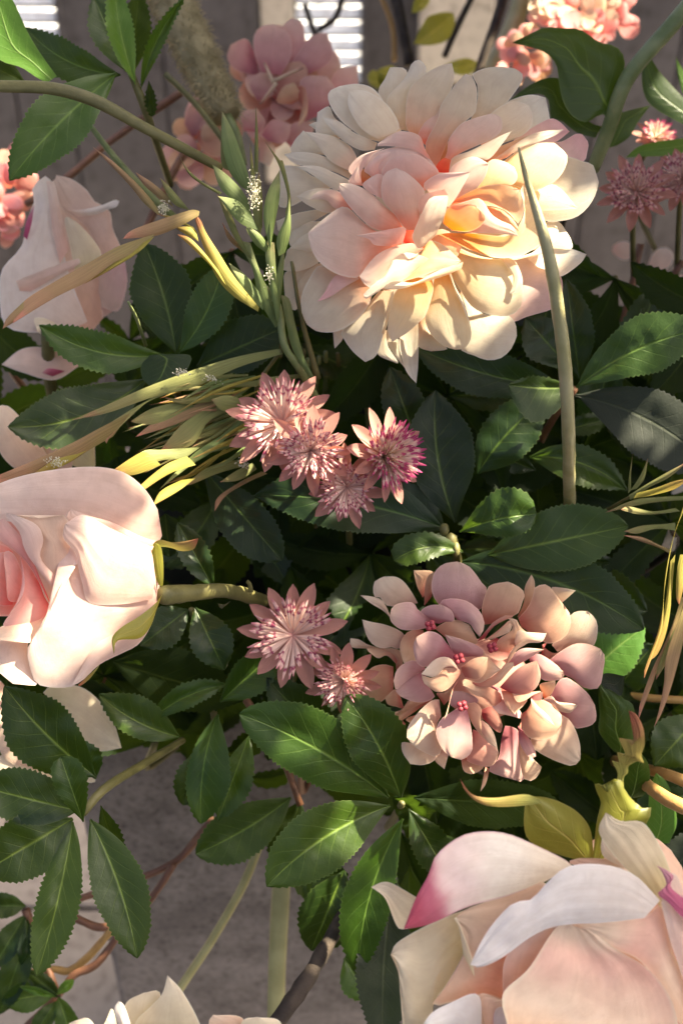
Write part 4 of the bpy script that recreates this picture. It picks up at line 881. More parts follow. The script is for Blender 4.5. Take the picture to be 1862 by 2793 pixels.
for x, y, rx, ry in ((1020, 1216, 11, 15), (1034, 1240, 14, 17), (1046, 1262, 10, 18)):
    k = 1.1875 * 53.4 / FOCAL / 100
    blob('bud', C(x, y, 53.4), rx * k, ry * k, .003, M_STEM, s4, n=7)
tube("1040,1235,54.8,9 1050,1290,58,10 1050,1400,64,10", M_STEM, s4)
s5 = sprig(925, 1850, 51, 'seven fingered rosette of large green leaves hanging below the hydrangea')
LF(s5, 892, 1832, 549, 1640, 78, 51.8, 50.4, M_LEAF2, bend=-18, wr=84)
LF(s5, 920, 1832, 793, 1597, 66, 51.6, 50.2, M_LEAF2, bend=-12, wr=72)
LF(s5, 896, 1850, 612, 2037, 78, 51.6, 49.8, M_LEAF2, bend=-22, wr=74)
LF(s5, 925, 1880, 822, 2245, 52, 52.4, 53, M_LEAF2, bend=-24, wr=60)
LF(s5, 938, 1858, 1035, 2020, 42, 52.6, 53.5, M_LEAF)
LF(s5, 950, 1832, 1290, 1850, 50, 53, 53.5, M_LEAFD, wr=60)
LF(s5, 790, 1752, 612, 1556, 56, 53.4, 53, M_LEAFB, wr=60)
LF(s5, 900, 1830, 1000, 1900, 40, 54, 54, M_LEAFD)
tube("922,1846,53,8 915,1860,55,9 890,1900,60,9", M_STEM, s5)
s6 = sprig(665, 1835, 56, 'dark drooping leaves over the concrete, left of the rosette')
LF(s6, 668, 1832, 449, 1962, 66, 57, 56, M_LEAF, wr=60, bend=8)
LF(s6, 690, 1840, 640, 1995, 42, 58, 58.5, M_LEAFD, wr=48)
LF(s6, 500, 1640, 462, 1893, 62, 56, 55.4, M_LEAF2, wr=34, bend=-14)
LF(s6, 572, 1690, 500, 1886, 44, 56.6, 55.6, M_LEAF2, wr=30)
LF(s6, 790, 2000, 714, 2184, 76, 55, 55.4, M_LEAF, wr=60)
LF(s6, 800, 2010, 665, 2010, 60, 56, 57, M_LEAF)
LF(s6, 790, 2200, 850, 2300, 40, 58, 58.5, M_LEAF2)
LF(s6, 905, 2010, 880, 2420, 66, 54.2, 53, M_LEAFK, wr=60, bend=-10)
LF(s6, 940, 1990, 930, 2300, 60, 55, 55, M_LEAFD, wr=40)
tube("560,1600,58,9 640,1720,58,9 690,1850,57.6,8", M_STEMR, s6)
s7 = sprig(430, 1560, 55, 'shaded leaves beneath the sunlit rose and its thick stem')
LF(s7, 412, 1692, 227, 1594, 36, 55, 53.8, M_LEAF2, wr=56, bend=14)
LF(s7, 345, 1655, 520, 1572, 30, 54.6, 54, M_LEAF2, wr=26, bend=14)
LF(s7, 260, 1520, 560, 1610, 72, 56.5, 56, M_LEAFD, wr=64)
LF(s7, 505, 1612, 628, 1500, 40, 54, 53.6, M_LEAF2, wr=50, fold=.6, serr=4)
LF(s7, 432, 1400, 322, 1484, 44, 53.6, 52.8, M_LEAFB, wr=50)
LF(s7, 448, 1395, 516, 1540, 50, 53.8, 53.2, M_LEAF, wr=46)
LF(s7, 492, 1352, 408, 1200, 34, 54, 53.4, M_LEAF, wr=32)
LF(s7, 470, 1080, 648, 1288, 50, 55.2, 54.6, M_LEAFB, wr=66)
LF(s7, 380, 1180, 390, 1280, 40, 56, 56, M_LEAFD)
LF(s7, 470, 1720, 420, 1850, 40, 56, 56, M_LEAF)
tube("440,1400,54,7 470,1500,58,8 500,1700,62,8", M_STEM, s7)
s8 = sprig(215, 1820, 50, 'leaf spray hanging in the lower left over the beige tiles')
LF(s8, 222, 1785, 10, 1575, 84, 50.4, 49.2, M_LEAF, wr=70, bend=10)
LF(s8, 192, 1888, 140, 1738, 36, 49.4, 48.6, M_LEAF2, wr=42, q=.5)
LF(s8, 178, 1862, -70, 1800, 62, 50, 49.6, M_LEAF, wr=66)
LF(s8, 168, 1880, -50, 2010, 74, 50.2, 49.4, M_LEAF, wr=70)
LF(s8, 168, 1888, 84, 2243, 50, 50.2, 48.8, M_LEAF2, wr=46, bend=8)
LF(s8, 208, 1882, 316, 2202, 62, 50, 48.6, M_LEAF, wr=64, bend=14)
LF(s8, 232, 1850, 276, 1990, 26, 51.4, 52, M_LEAFD)
LF(s8, 220, 1790, 190, 1700, 30, 51, 51, M_LEAF)
tube("420,1700,57,8 330,1755,54,10 240,1812,51,11 190,1870,50.2,9", M_STEM, s8)
s9 = sprig(40, 2200, 62, 'soft focus cloth leaves in the bottom left corner')
for a in ((60, 2100, -20, 2230, 30), (75, 2120, 0, 2330, 34), (60, 2080, -40, 2080, 30), (130, 2280, 0, 2300, 34), (140, 2290, 60, 2230, 22), (135, 2290, 170, 2400, 26), (130, 2300, 70, 2390, 22), (65, 2110, 60, 2240, 20)):
    LF(s9, a[0], a[1], a[2], a[3], a[4], 62, 61.5, random.choice([M_LEAF2, M_LEAFB]), serr=1.5)
LF(s9, 130, 2285, 170, 2250, 12, 61, 60.5, M_LEAFL, serr=1); LF(s9, 130, 2290, 45, 2265, 9, 61, 60.5, M_LEAFL, serr=1)
tube("60,2090,62,10 100,2200,63,9 135,2290,62,9", M_STEMR, s9)
# right side
s10 = sprig(1450, 1650, 54, 'curled leaf with a folded tip between the hydrangea and the straw grass')
petal('RS', "260,1830 200,1760 162,1690 170,1600 162,1480 *168,1385 200,1430 250,1450 300,1480 330,1510 365,1520 385,1570 375,1690 380,1800 330,1840", 53.4, 52.2, M_LEAF2, s10, name='leaf', b=.5, rip=.15)
petal('RS', "168,1390 190,1345 240,1340 *325,1358 320,1420 300,1480 250,1450 200,1430", 52.2, 52.0, M_LEAFK, s10, name='leaf_fold', b=-.2)
petal('RS', "300,2130 320,2000 340,1920 *430,1840 470,1900 482,1990 450,2090 420,2110", 51.8, 50.6, M_LEAF2, s10, name='leaf', b=.3)
petal('RS', "440,2400 470,2200 480,2060 *520,1960 580,2010 620,2100 650,2270 600,2400", 53.4, 52.6, M_LEAFL, s10, name='leaf', b=.3)
tube("1420,1720,54,8 1440,1780,58,8 1400,1850,64,8", M_STEM, s10)
s11 = sprig(1420, 1500, 57, 'shaded leaf with sunlit patches right of the hydrangea')
LF(s11, 1320, 1590, 1480, 1440, 66, 57.6, 56.6, M_LEAFL, wr=60, bend=10)
LF(s11, 1400, 1600, 1500, 1480, 44, 58.6, 58, M_LEAF)
LF(s11, 1300, 1330, 1412, 1290, 40, 58, 58, M_LEAFB)
tube("1330,1590,58,7 1360,1650,62,8", M_STEM, s11)
s12 = sprig(1568, 1720, 55, 'dark leaf at the right edge above the ochre stems')
LF(s12, 1610, 1640, 1500, 1760, 60, 55, 54.6, M_LEAF2, wr=56)
LF(s12, 1640, 1780, 1470, 1740, 50, 56, 56, M_LEAFD)
LF(s12, 1640, 1900, 1520, 2020, 50, 54.6, 54, M_LEAFK)
LF(s12, 1640, 2000, 1560, 1930, 50, 55, 54.5, M_LEAF2)
s13 = sprig(1380, 1070, 56, 'curled leaf with a sunlit tip under the broad leaf, right of the pale stem')
LF(s13, 1215, 1050, 1440, 1128, 40, 57, 55.6, M_LEAF2, wr=50, bend=26, fold=.5)
LF(s13, 1290, 990, 1400, 960, 24, 58, 58, M_LEAF2)
LF(s13, 1230, 1080, 1100, 1030, 30, 58.6, 58.6, M_LEAF)
# top right
s14 = sprig(1375, 300, 60, 'broad ivy like leaf on the arching green stem, top right')
petal('TR', "1000,900 940,870 830,930 720,880 650,760 620,600 600,490 500,390 *265,325 400,260 510,210 680,215 790,225 930,320 1050,350 1120,440 1110,580 1060,720 1010,830", 60, 58.4, M_LEAF2, s14, name='leaf', b=.5, nu=22, nv=18, rip=.12)
petal('TR', "900,1050 760,1010 640,920 560,900 540,760 450,715 *235,775 380,660 520,595 640,610 700,780 860,930 950,960", 61, 60.6, M_LEAFB, s14, name='leaf', b=.2)
tube("1600,-10,58,20 1540,60,58,19 1440,180,59,18 1395,300,60.5,17 1360,390,62,15", M_STEMG, s14)
s15 = sprig(1500, 400, 64, 'long soft focus leaves crossing the grey wall at the upper right edge')
petal('TR', "1640,980 1480,900 1320,800 1260,680 1255,500 *1290,380 1370,520 1470,640 1640,820", 66, 65, M_LEAF, s15, name='leaf', b=.3)
petal('TR', "1640,820 1560,700 1520,540 *1510,430 1560,520 1640,640", 66.5, 65.6, M_LEAF2, s15, name='leaf', b=.2)
petal('TR', "980,1130 1030,900 1120,850 *1320,800 1230,920 1160,1040 1060,1110", 65, 64.4, M_LEAF2, s15, name='leaf', b=.3)
petal('TR', "1640,1130 1500,1180 1300,1190 *1130,1200 1220,1120 1350,1080 1500,1060 1640,1040", 63.5, 62.6, M_LEAFL, s15, name='leaf', b=.3)
tube("1330,400,65,8 1300,480,66,8 1270,600,70,8", M_STEMD, s15)
s16 = sprig(960, 60, 90, 'small olive leaves on thin dark twigs in the background, top centre')
for a in ((950, 100, 1040, 30, 34), (870, 200, 900, 150, 26), (1020, 150, 1100, 145, 20), (945, 30, 980, -30, 16), (880, 190, 850, 195, 26)):
    LF(s16, a[0], a[1], a[2], a[3], a[4], 88, 88, M_SEPAL, serr=0, bend=-6)
tube("905,-20,90,13 925,70,90,13 940,150,90,12", M_STEMD, s16, bump=.3)
tube("870,-20,92,5 900,60,92,6 905,140,92,6", M_STEMO, s16)

# ------------------------------------------------------------------ stems in front and behind
stem_thing("-40,192,50,13 0,198,50,14 120,203,50,15 220,232,50.4,15 330,292,51,13 430,345,52,12 510,388,53,10", M_STEM, 'flattened olive stem arching across the upper left corner', flat=.5, ns=12)
stem_thing("1190,338,43.5,2.5 1205,400,44,6.5 1233,490,44.5,11 1260,590,45,14 1282,720,46,15.5 1297,850,47,15.5 1305,1000,49,15 1306,1110,52.5,14.5 1306,1170,55.8,14 1290,1300,62,13", M_STEMP, 'pale curved stem tapering to a point in front of the cream bloom', ns=14, bump=.10)
stem_thing("600,1930,66,10 555,2040,66,10 480,2170,66,10 405,2285,66,10 350,2400,66,10", M_STEMY, 'thin yellow green stem slanting across the concrete')
stem_thing("650,1960,70,20 642,2100,70,21 636,2230,70,20 632,2400,70,20", M_STEMY, 'pale flat straw coloured stem hanging straight over the concrete', flat=.3)
stem_thing("860,1960,56,11 800,2080,55,15 740,2190,54,18 690,2270,53,19 620,2370,52,20", M_STEMD, 'thick dark bark twig rising from the bottom edge', bump=.35, ns=12)
stem_thing("490,1880,64,10 420,1965,64,9 380,1992,64,8 290,2030,64.5,8 210,2055,65,8 148,2078,65,7", M_STEMR, 'upper russet vine looping over the tiles, lower left', bump=.2)
stem_thing("400,1985,63.5,8 350,2060,63.5,9 300,2110,64,9 230,2130,64.4,9 160,2105,64.6,9 145,2140,65,8", M_STEMR, 'middle russet vine bending below the dark leaf, lower left', bump=.2)
stem_thing("270,2150,63,8 250,2180,63,9 215,2220,63,10 170,2240,63,9 130,2290,63,9 60,2360,63,9", M_STEMR, 'lower russet vine running to the bottom left corner', bump=.2)
stem_thing("262,2130,64,9 210,2190,64,9 160,2230,64,9 110,2225,64,8 30,2245,64,8 -20,2260,64,8", M_STEMO, 'ochre vine crossing the lower russet vine', bump=.25)
stem_thing("1700,1900,49,17 1560,1850,49.4,17 1500,1815,50.6,16 1450,1775,55,15 1400,1740,62,13", M_STEMO, 'ochre stem at the right edge above the nearest rose')
stem_thing("1700,1860,52,14 1560,1790,52.6,14 1480,1765,56,12 1400,1740,63,11", M_STEMO, 'second ochre stem just above the first at the right edge')
stem_thing("1640,1612,56,9 1500,1604,57,9 1440,1596,58,8", M_STEMO, 'orange brown stem behind the hanging straw grass')
stem_thing("1160,-20,84,11 1135,60,84,11 1110,130,84,11 1090,200,84,11", M_STEMD, 'dark grey stem crossing the cream panel, top right of centre')
stem_thing("1090,-20,95,7 1050,60,95,8 1020,130,95,7", M_STEMD, 'thin blurred dark stem left of the grey stem, top centre')
stem_thing("1200,-10,88,20 1170,80,88,22 1110,190,88,20", M_STEMP, 'pale ribbed stem beside the dark grey stem, top right of centre')
stem_thing("730,70,100,7 770,40,100,7 790,-20,100,7", M_STEMD, 'thin dark wire in front of the bright window')
stem_thing("700,10,100,6 720,70,100,7 735,90,100,7", M_STEMD, 'short dark wire left in front of the bright window')
stem_thing("380,170,64,7 450,240,64,7 520,330,64,8", M_STEM, 'thin olive stem passing under the fuzzy plume')
stem_thing("205,285,60,6 270,370,60,8 340,445,61,9 400,500,62,9", M_STEMG, 'green stem behind the brown grass blades, upper left')
stem_thing("60,470,72,9 140,420,72,9 260,320,73,9 420,210,74,9", M_STEMR, 'blurred russet twig behind the upper left leaves', bump=.3)
stem_thing("330,540,70,9 380,430,70,9 430,340,71,9", M_STEMR, 'blurred russet twig behind the brown grass tips', bump=.3)
for i, p in enumerate((("1560,640", "1380,820", "1340,900"), ("1568,720", "1420,800", "1300,960"), ("1470,560", "1440,700", "1400,830"), ("1568,600", "1490,700", "1350,860"), ("1250,940", "1200,1060", "1180,1150"))):
    stem_thing(' '.join('%s,%g,%g' % (q, 66 + i * .6 + k, 8) for k, q in enumerate(p)), M_STEMR,
               ['topmost russet stem in the shade at the right edge', 'russet stem passing behind the broad right hand leaf', 'upright russet stem below the mauve star flowers', 'russet stem crossing the upright one, right edge', 'russet stem in the shade left of the pale curved stem'][i], bump=.25)
rs = random.Random(4)
for i in range(14):
    x = rs.uniform(640, 900); y = rs.uniform(820, 900)
    stem_thing('%g,%g,60,5 %g,%g,63,6 %g,%g,68,6' % (x, y - 60, x + rs.uniform(-20, 20), y + 60, x + rs.uniform(-40, 40), y + 260), rs.choice([M_STEM, M_STEMG]),
               'thin green stalk in the shade under the cream bloom', group='shaded stalks under the cream bloom')

# ------------------------------------------------------------------ grass heads
def blade(par, f, s, d0, d1, m, b=.25, **k):
    return petal(f, s, d0, d1, m, par, name='blade', b=b, nu=22, nv=8, **k)
g1 = thing('wild_grass', C(640, 560, 50), 'upright green wild oat head beside the cream bloom, with pollen flecks', 'grass')
for s, d, m in [("1110,860 1050,780 1020,650 *1020,508 1070,600 1100,680 1140,800 1150,880", 50, M_GRASSG), ("1075,790 1020,760 1015,620 *1020,508 1045,600 1060,700", 50.3, M_GRASS),
                ("1160,1000 1080,930 1010,860 *975,755 1040,800 1100,860 1140,920", 49.8, M_GRASSG), ("1190,1060 1110,1030 1050,970 *1000,900 1090,920 1150,980", 49.6, M_GRASSG),
                ("1170,980 1160,880 1150,780 *1148,650 1165,760 1180,880", 50.2, M_GRASS), ("1168,800 1170,650 *1175,485 1186,620 1185,800", 50.4, M_GRASS),
                ("1010,895 930,850 860,790 *808,672 850,760 930,835 1020,885", 50.0, M_GRASS), ("1130,1176 1060,1060 1000,900 *1000,890 1060,980 1100,1080 1160,1190", 50.1, M_GRASS),
                ("1240,1150 1210,1000 1230,880 *1285,780 1285,900 1260,1040", 49.6, M_GRASSG), ("1310,980 1320,900 1280,760 *1218,650 1290,740 1300,740 1335,900 1330,1000", 49.5, M_GRASS),
                ("1280,1176 1270,1100 1310,1000 *1330,900 1335,1060 1310,1160", 49.4, M_GRASSG), ("1190,1100 1160,960 1170,860 *1190,790 1205,900 1205,1040", 49.9, M_GRASS),
                ("1220,1160 1170,1120 1130,1050 *1150,1045 1200,1080 1240,1140", 49.7, M_GRASSG), ("1130,1170 1050,1100 *1020,1020 1060,1080 1120,1140", 50.6, M_GRASSB)]:
    blade(g1, 'Q1', s, d + .5, d, m)
for s, d in [("1265,330 1190,200 1160,60 1100,-60 *1150,-60 1190,60 1240,180 1275,320", 50.6), ("1210,250 1100,150 *1050,30 1130,90 1200,180", 50.4), ("1270,300 1230,100 1220,-60 *1260,-60 1270,100 1285,280", 50.2), ("1275,330 1260,150 1290,0 *1310,-60 1300,100 1285,250", 50.5), ("1460,590 1400,470 1360,330 1330,200 *1290,180 1340,420 1420,560", 51.6)]:
    blade(g1, 'Q3', s, d + .5, d, M_GRASSG)
tube("605,655,51.5,6 640,705,51.6,8 652,790,51.8,9 690,850,52.5,9 735,930,55,9", M_STEMG, g1, bump=.15)
tube("670,600,51.2,4 690,720,51.6,5 730,870,53,8", M_STEM, g1)
def flecks(par, x, y, d, rx, ry, n, seed):
    r_ = random.Random(seed); V = []; F = []
    for i in range(2 * n):
        p = C(x + r_.gauss(0, rx), y + r_.gauss(0, ry), d - r_.uniform(.05, .35)); s = r_.uniform(.00022, .0005); k0 = len(V)
        a = Vector((r_.uniform(-1, 1), r_.uniform(-1, 1), r_.uniform(-1, 1))).normalized() * s; b = Vector((r_.uniform(-1, 1), r_.uniform(-1, 1), r_.uniform(-1, 1))).normalized() * s; cc = a.cross(b).normalized() * s
        V += [p + a, p + b, p + cc, p - a, p - b, p - cc]
        F += [tuple(k0 + q for q in t) for t in ((0, 1, 2), (1, 3, 2), (3, 4, 2), (4, 0, 2), (1, 0, 5), (3, 1, 5), (4, 3, 5), (0, 4, 5))]
    o = mesh('pollen', V, F, M_FLECK, par, [(0, 0)] * len(V), smooth=False); o['kind'] = 'stuff'
flecks(g1, 583, 440, 49.6, 7, 19, 130, 1); flecks(g1, 618, 632, 49.6, 5, 10, 24, 2)
g2 = thing('wild_grass', C(520, 620, 51), 'sunlit yellow and brown dried grass head with long drooping blade, upper left', 'grass')
for s, d0, d1, m in [("1415,905 1280,820 1190,720 1120,560 1075,420 *1070,370 1100,400 1130,470 1200,580 1290,720 1420,880", 52, 51, M_GRASSY), ("1240,760 1160,660 1060,560 *970,480 1040,500 1120,580 1200,680", 51.4, 50.8, M_GRASSY),
                     ("1090,520 1000,470 *960,440 1040,440 1080,480", 51.6, 51.4, M_GRASSY), ("870,375 790,310 700,200 *508,0 620,80 740,190 830,290 880,365", 52.4, 53, M_GRASSB), ("950,330 860,270 790,210 *745,140 840,200 930,280", 52.6, 53, M_GRASSB),
                     ("1040,350 960,320 910,250 *878,170 940,230 1010,310", 52.2, 52.6, M_GRASS), ("1090,380 980,440 850,490 *675,505 720,460 850,410 1000,360 1060,345 1095,355", 51.0, 49.6, M_GRASSB),
                     ("850,480 760,570 620,640 480,740 300,830 *70,970 130,850 300,740 480,640 640,550 780,500", 49.8, 47.0, M_GRASSB), ("850,490 760,580 600,680 *450,760 620,640 760,540", 49.6, 48.6, M_GRASSY), ("160,880 80,960 *15,1000 40,940 130,850", 47.4, 47, M_GRASSB),
                     ("1090,480 1030,440 940,400 *860,370 950,385 1060,440", 52, 52.2, M_GRASSY)]:
    blade(g2, 'GL', s, d0 - 1.8, d1 - 1.8, m, b=.3)
tube("703,850,50.4,7 745,930,51.2,9 770,1000,52.4,10 800,1090,56,10", M_STEMG, g2, f='GL', bump=.2)
flecks(g2, 376, 478, 49.6, 6, 8, 60, 3)
g3 = thing('wild_grass', C(560, 920, 52), 'long drooping sheaf of olive grass blades reaching the sunlit rose, mid left', 'grass')
for s, d0, d1, m in [("1300,450 1100,510 900,600 700,650 500,720 *330,755 480,690 680,600 900,520 1100,460 1290,425", 52, 50, M_GRASS), ("1000,560 860,610 700,660 600,740 500,840 *490,862 470,800 580,720 720,640 860,580", 51.4, 50.2, M_GRASS),
                     ("520,830 430,880 300,960 150,1010 -30,1070 *-40,1020 60,980 200,920 350,850 460,790 600,720", 50.4, 48.2, M_GRASSB), ("420,880 300,960 200,1000 *140,1010 260,930 400,850", 50.0, 48.6, M_GRASSY),
                     ("1060,640 960,670 840,680 *750,650 840,655 960,635 1080,610", 52, 51.2, M_GRASS), ("1180,600 1000,610 840,620 *820,600 980,595 1190,570", 52.6, 52, M_GRASS), ("1100,720 1020,710 *970,660 1040,640 1120,660", 51.6, 51.2, M_GRASS),
                     ("1080,690 900,740 760,790 *622,832 700,770 850,700 1000,650", 52.2, 51, M_GRASSB), ("900,700 760,770 640,770 *600,760 700,700 860,660", 51.8, 51, M_GRASS), ("1080,700 960,760 880,870 *740,890 820,790 900,730 1060,650", 52, 51.2, M_GRASS),
                     ("1140,740 1060,820 960,910 880,960 *730,1075 800,1000 900,900 1010,830 1090,760", 52.2, 50.6, M_GRASSG), ("920,880 840,930 740,940 *560,1000 650,900 740,890 900,880", 51, 49.4, M_GRASS), ("740,960 640,1000 560,1010 *520,985 600,930 660,900 700,920", 49.8, 49.4, M_GRASSY),
                     ("900,960 780,1000 *640,1090 640,1060 760,960 860,920", 50.6, 49.2, M_GRASSY), ("900,1020 820,1080 *700,1150 740,1080 830,1030", 50.8, 49.6, M_GRASSY), ("1230,1000 1140,1040 1040,1100 *985,1175 1000,1110 1100,1040 1200,990", 53, 52.4, M_GRASSB),
                     ("1140,960 1000,1000 880,1050 *850,1050 960,970 1120,930", 53, 52.4, M_GRASS), ("1180,980 1100,1030 *1010,1040 1080,990 1160,950", 52.6, 52, M_GRASS), ("1380,560 1280,580 1160,600 *1100,600 1220,560 1390,540", 53, 52.6, M_GRASS)]:
    blade(g3, 'Q3', s, d0, d1, m, b=.2)
rs = random.Random(12)
for i in range(60):
    sx, sy = rs.uniform(1020, 1240), rs.uniform(540, 860); a = rs.uniform(2.62, 2.98) - (sy - 560) * .0006; ln = rs.uniform(240, 560)
    ex_, ey_ = sx + ln * math.cos(a), sy + ln * math.sin(a); w_ = rs.uniform(5, 12); sg = rs.uniform(-30, 30)
    mx_, my_ = (sx + ex_) / 2 + sg * .5, (sy + ey_) / 2 + sg
    blade(g3, 'Q3', '%g,%g %g,%g *%g,%g %g,%g %g,%g' % (sx, sy + w_ * .5, mx_, my_ + w_, ex_, ey_, mx_, my_ - w_, sx, sy - w_ * .5), rs.uniform(52.4, 54), rs.uniform(50.6, 53), rs.choice([M_GRASS, M_GRASS, M_GRASSG, M_GRASSB, M_GRASSY]), b=.12)
tube("1290,437,52,9 1180,600,54,9 1200,700,57,9", M_STEM, g3, f='Q3')
flecks(g3, 415, 855, 50.6, 9, 4, 40, 4); flecks(g3, 130, 1062, 49.0, 10, 6, 40, 5); flecks(g3, 485, 870, 51.2, 9, 4, 20, 6); flecks(g3, 558, 1067, 52.2, 8, 6, 20, 7)
g4 = thing('wild_grass', C(1550, 1250, 48), 'sunlit straw coloured grass blades hanging down the right edge', 'grass')
for s, d0, d1, m in [("720,260 640,460 600,640 570,850 560,1050 510,1200 *445,1375 450,1310 520,1120 560,950 575,750 600,600 650,420 690,300", 48, 47, M_GRASSY), ("640,600 625,760 610,940 580,1100 530,1220 *480,1260 560,1000 590,820 610,640", 47.8, 47.2, M_GRASSY),
                     ("720,600 700,760 *665,918 645,860 650,700 670,600", 47.6, 47.4, M_GRASSY), ("700,880 640,1060 560,1230 500,1400 450,1530 *412,1625 420,1530 490,1330 560,1180 620,1040 680,860", 48, 47.2, M_GRASSB),
                     ("640,1040 600,1240 *520,1382 530,1270 590,1120", 47.8, 47.4, M_GRASS), ("720,960 690,1140 640,1340 590,1500 550,1600 *508,1675 540,1560 570,1400 580,1250 640,1060 700,900", 47.4, 46.8, M_GRASSB),
                     ("380,250 500,230 640,190 *720,130 640,140 500,190 400,215", 50.5, 49, M_GRASSY), ("360,260 480,180 600,120 *720,20 620,70 480,150 350,230", 51, 50, M_GRASS), ("345,220 350,120 *375,-30 365,90 365,200", 51.4, 51, M_GRASS), ("360,200 420,110 *470,0 450,120 400,190", 51.2, 51, M_GRASS),
                     ("640,310 500,330 350,300 *300,320 420,350 560,345 670,330", 51.6, 51, M_GRASS), ("640,450 520,440 400,470 *320,455 430,420 560,410 640,400", 52, 51.6, M_GRASS), ("610,570 520,530 430,490 *320,480 430,520 520,550 600,590", 52, 51.6, M_GRASSB), ("690,260 560,270 420,290 *200,340 380,260 560,240 690,235", 52.4, 52, M_GRASS)]:
    blade(g4, 'RS', s, d0, d1, m, b=.2)
tube("370,235,51,10 300,270,53,9 200,330,58,9", M_STEM, g4, f='RS')
flecks(g4, 1586, 1495, 47, 3, 6, 14, 8)
# ------------------------------------------------------------------ fuzzy plume
pl = thing('grass_plume', C(450, 100, 66), 'fuzzy tan cattail like plume out of focus, leaning from the top left of centre', 'plume')
a, b = C(335, -120, 68), C(520, 268, 65)
tube_world([a, a.lerp(b, .5), b], [.0125, .0128, .0085], M_PLUME, pl, name='spike', ns=14)
V = []; F = []; rs = random.Random(9); ax = (b - a).normalized(); e1 = ax.cross(FW).normalized(); e2 = e1.cross(ax)
for i in range(3200):
    t = rs.random(); th = rs.random() * 6.283; r_ = .0128 - .0035 * max(0, t - .5) * 2
    nrm = e1 * math.cos(th) + e2 * math.sin(th); p = a.lerp(b, t) + nrm * r_ * .9
    q = p + nrm * rs.uniform(.002, .0055) + ax * rs.uniform(-.002, .007) + e1 * rs.uniform(-.002, .002); s = (q - p).cross(FW).normalized() * .00035
    k0 = len(V); V += [p - s, p + s, q]; F.append((k0, k0 + 1, k0 + 2))
o = mesh('fuzz', V, F, M_PLUME, pl, [(0, 0)] * len(V)); o['kind'] = 'stuff'
tube("520,265,65,12 545,310,65,9 560,380,66,8", M_STEMG, pl)

# ------------------------------------------------------------------ shaded leaves filling the depth of the arrangement
rs = random.Random(31)
nodes = []
def inside(x, y, back=False):
    if y < 560 + (90 if x < 250 else 0): return False
    if x < 560 and y > 1735: return False
    if y > 1760 and x < 880: return False
    if y > 2150 or (x < 250 and y < 1110 and not back): return False
    return True
tries = 0
while len(nodes) < 46 and tries < 4000:
    tries += 1
    x, y = rs.uniform(-60, 1640), rs.uniform(560, 2150)
    if inside(x, y) and all((x - a) ** 2 + (y - b) ** 2 > 190 ** 2 for a, b, _ in nodes):
        nodes.append((x, y, rs.uniform(59, 64)))
back = []
tries = 0
while len(back) < 40 and tries < 4000:
    tries += 1
    x, y = rs.uniform(-60, 1640), rs.uniform(640, 2150)
    if inside(x, y, True) and all((x - a) ** 2 + (y - b) ** 2 > 190 ** 2 for a, b, _ in back):
        back.append((x, y, rs.uniform(66, 71)))
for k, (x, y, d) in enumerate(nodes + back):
    t = thing('leaf_sprig', C(x, y, d), 'serrated leaf sprig, its green darkened to deepen the shade behind the flowers', 'leaf sprig', 'shaded leaf sprigs behind the flowers')
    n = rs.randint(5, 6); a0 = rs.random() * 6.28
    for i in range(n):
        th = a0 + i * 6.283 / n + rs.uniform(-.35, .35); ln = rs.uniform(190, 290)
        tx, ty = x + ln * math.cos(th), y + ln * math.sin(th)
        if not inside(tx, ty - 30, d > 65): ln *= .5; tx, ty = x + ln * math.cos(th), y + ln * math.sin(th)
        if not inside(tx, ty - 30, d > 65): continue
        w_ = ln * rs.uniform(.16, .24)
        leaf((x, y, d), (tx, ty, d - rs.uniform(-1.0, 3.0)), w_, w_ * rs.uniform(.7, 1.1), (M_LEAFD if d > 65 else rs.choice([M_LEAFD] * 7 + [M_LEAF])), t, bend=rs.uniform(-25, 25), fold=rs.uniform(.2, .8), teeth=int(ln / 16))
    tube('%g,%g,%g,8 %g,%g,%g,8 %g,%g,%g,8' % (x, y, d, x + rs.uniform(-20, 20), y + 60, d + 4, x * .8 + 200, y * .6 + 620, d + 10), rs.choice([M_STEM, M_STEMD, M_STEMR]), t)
# near-black lump added behind the leaves to deepen the shade in the gaps
def lump(name, ctr, rx, ry, rz, mat, label, cat):
    V = []; n = 20; sd = 3.3
    for i in range(n + 1):
        th = math.pi * i / n
        for k in range(2 * n):
            ph = math.pi * k / n
            p = Vector((math.sin(th) * math.cos(ph), math.cos(th), math.sin(th) * math.sin(ph)))
            p = Vector([math.copysign(abs(q) ** .7, q) for q in p])
            r = 1 + .12 * noise.noise(p * 3 + Vector((sd, 0, 0))) + .05 * noise.noise(p * 11)
            V.append(np.array(ctr) + (np.array(RT) * p.x * rx + np.array(UP) * p.y * ry + np.array(FW) * p.z * rz) * r)
    m = 2 * n
    F = [(i * m + k, i * m + (k + 1) % m, (i + 1) * m + (k + 1) % m, (i + 1) * m + k) for i in range(n) for k in range(m)]
    return tag(mesh(name, V, F, mat, None, [(0, 0)] * len(V)), label, cat)
lump('dark_gap_backing', C(950, 1230, 81), .19, .17, .07, M_BACKING, 'near black lump added deep in the arrangement to keep the shaded gaps dark', 'dark backing')

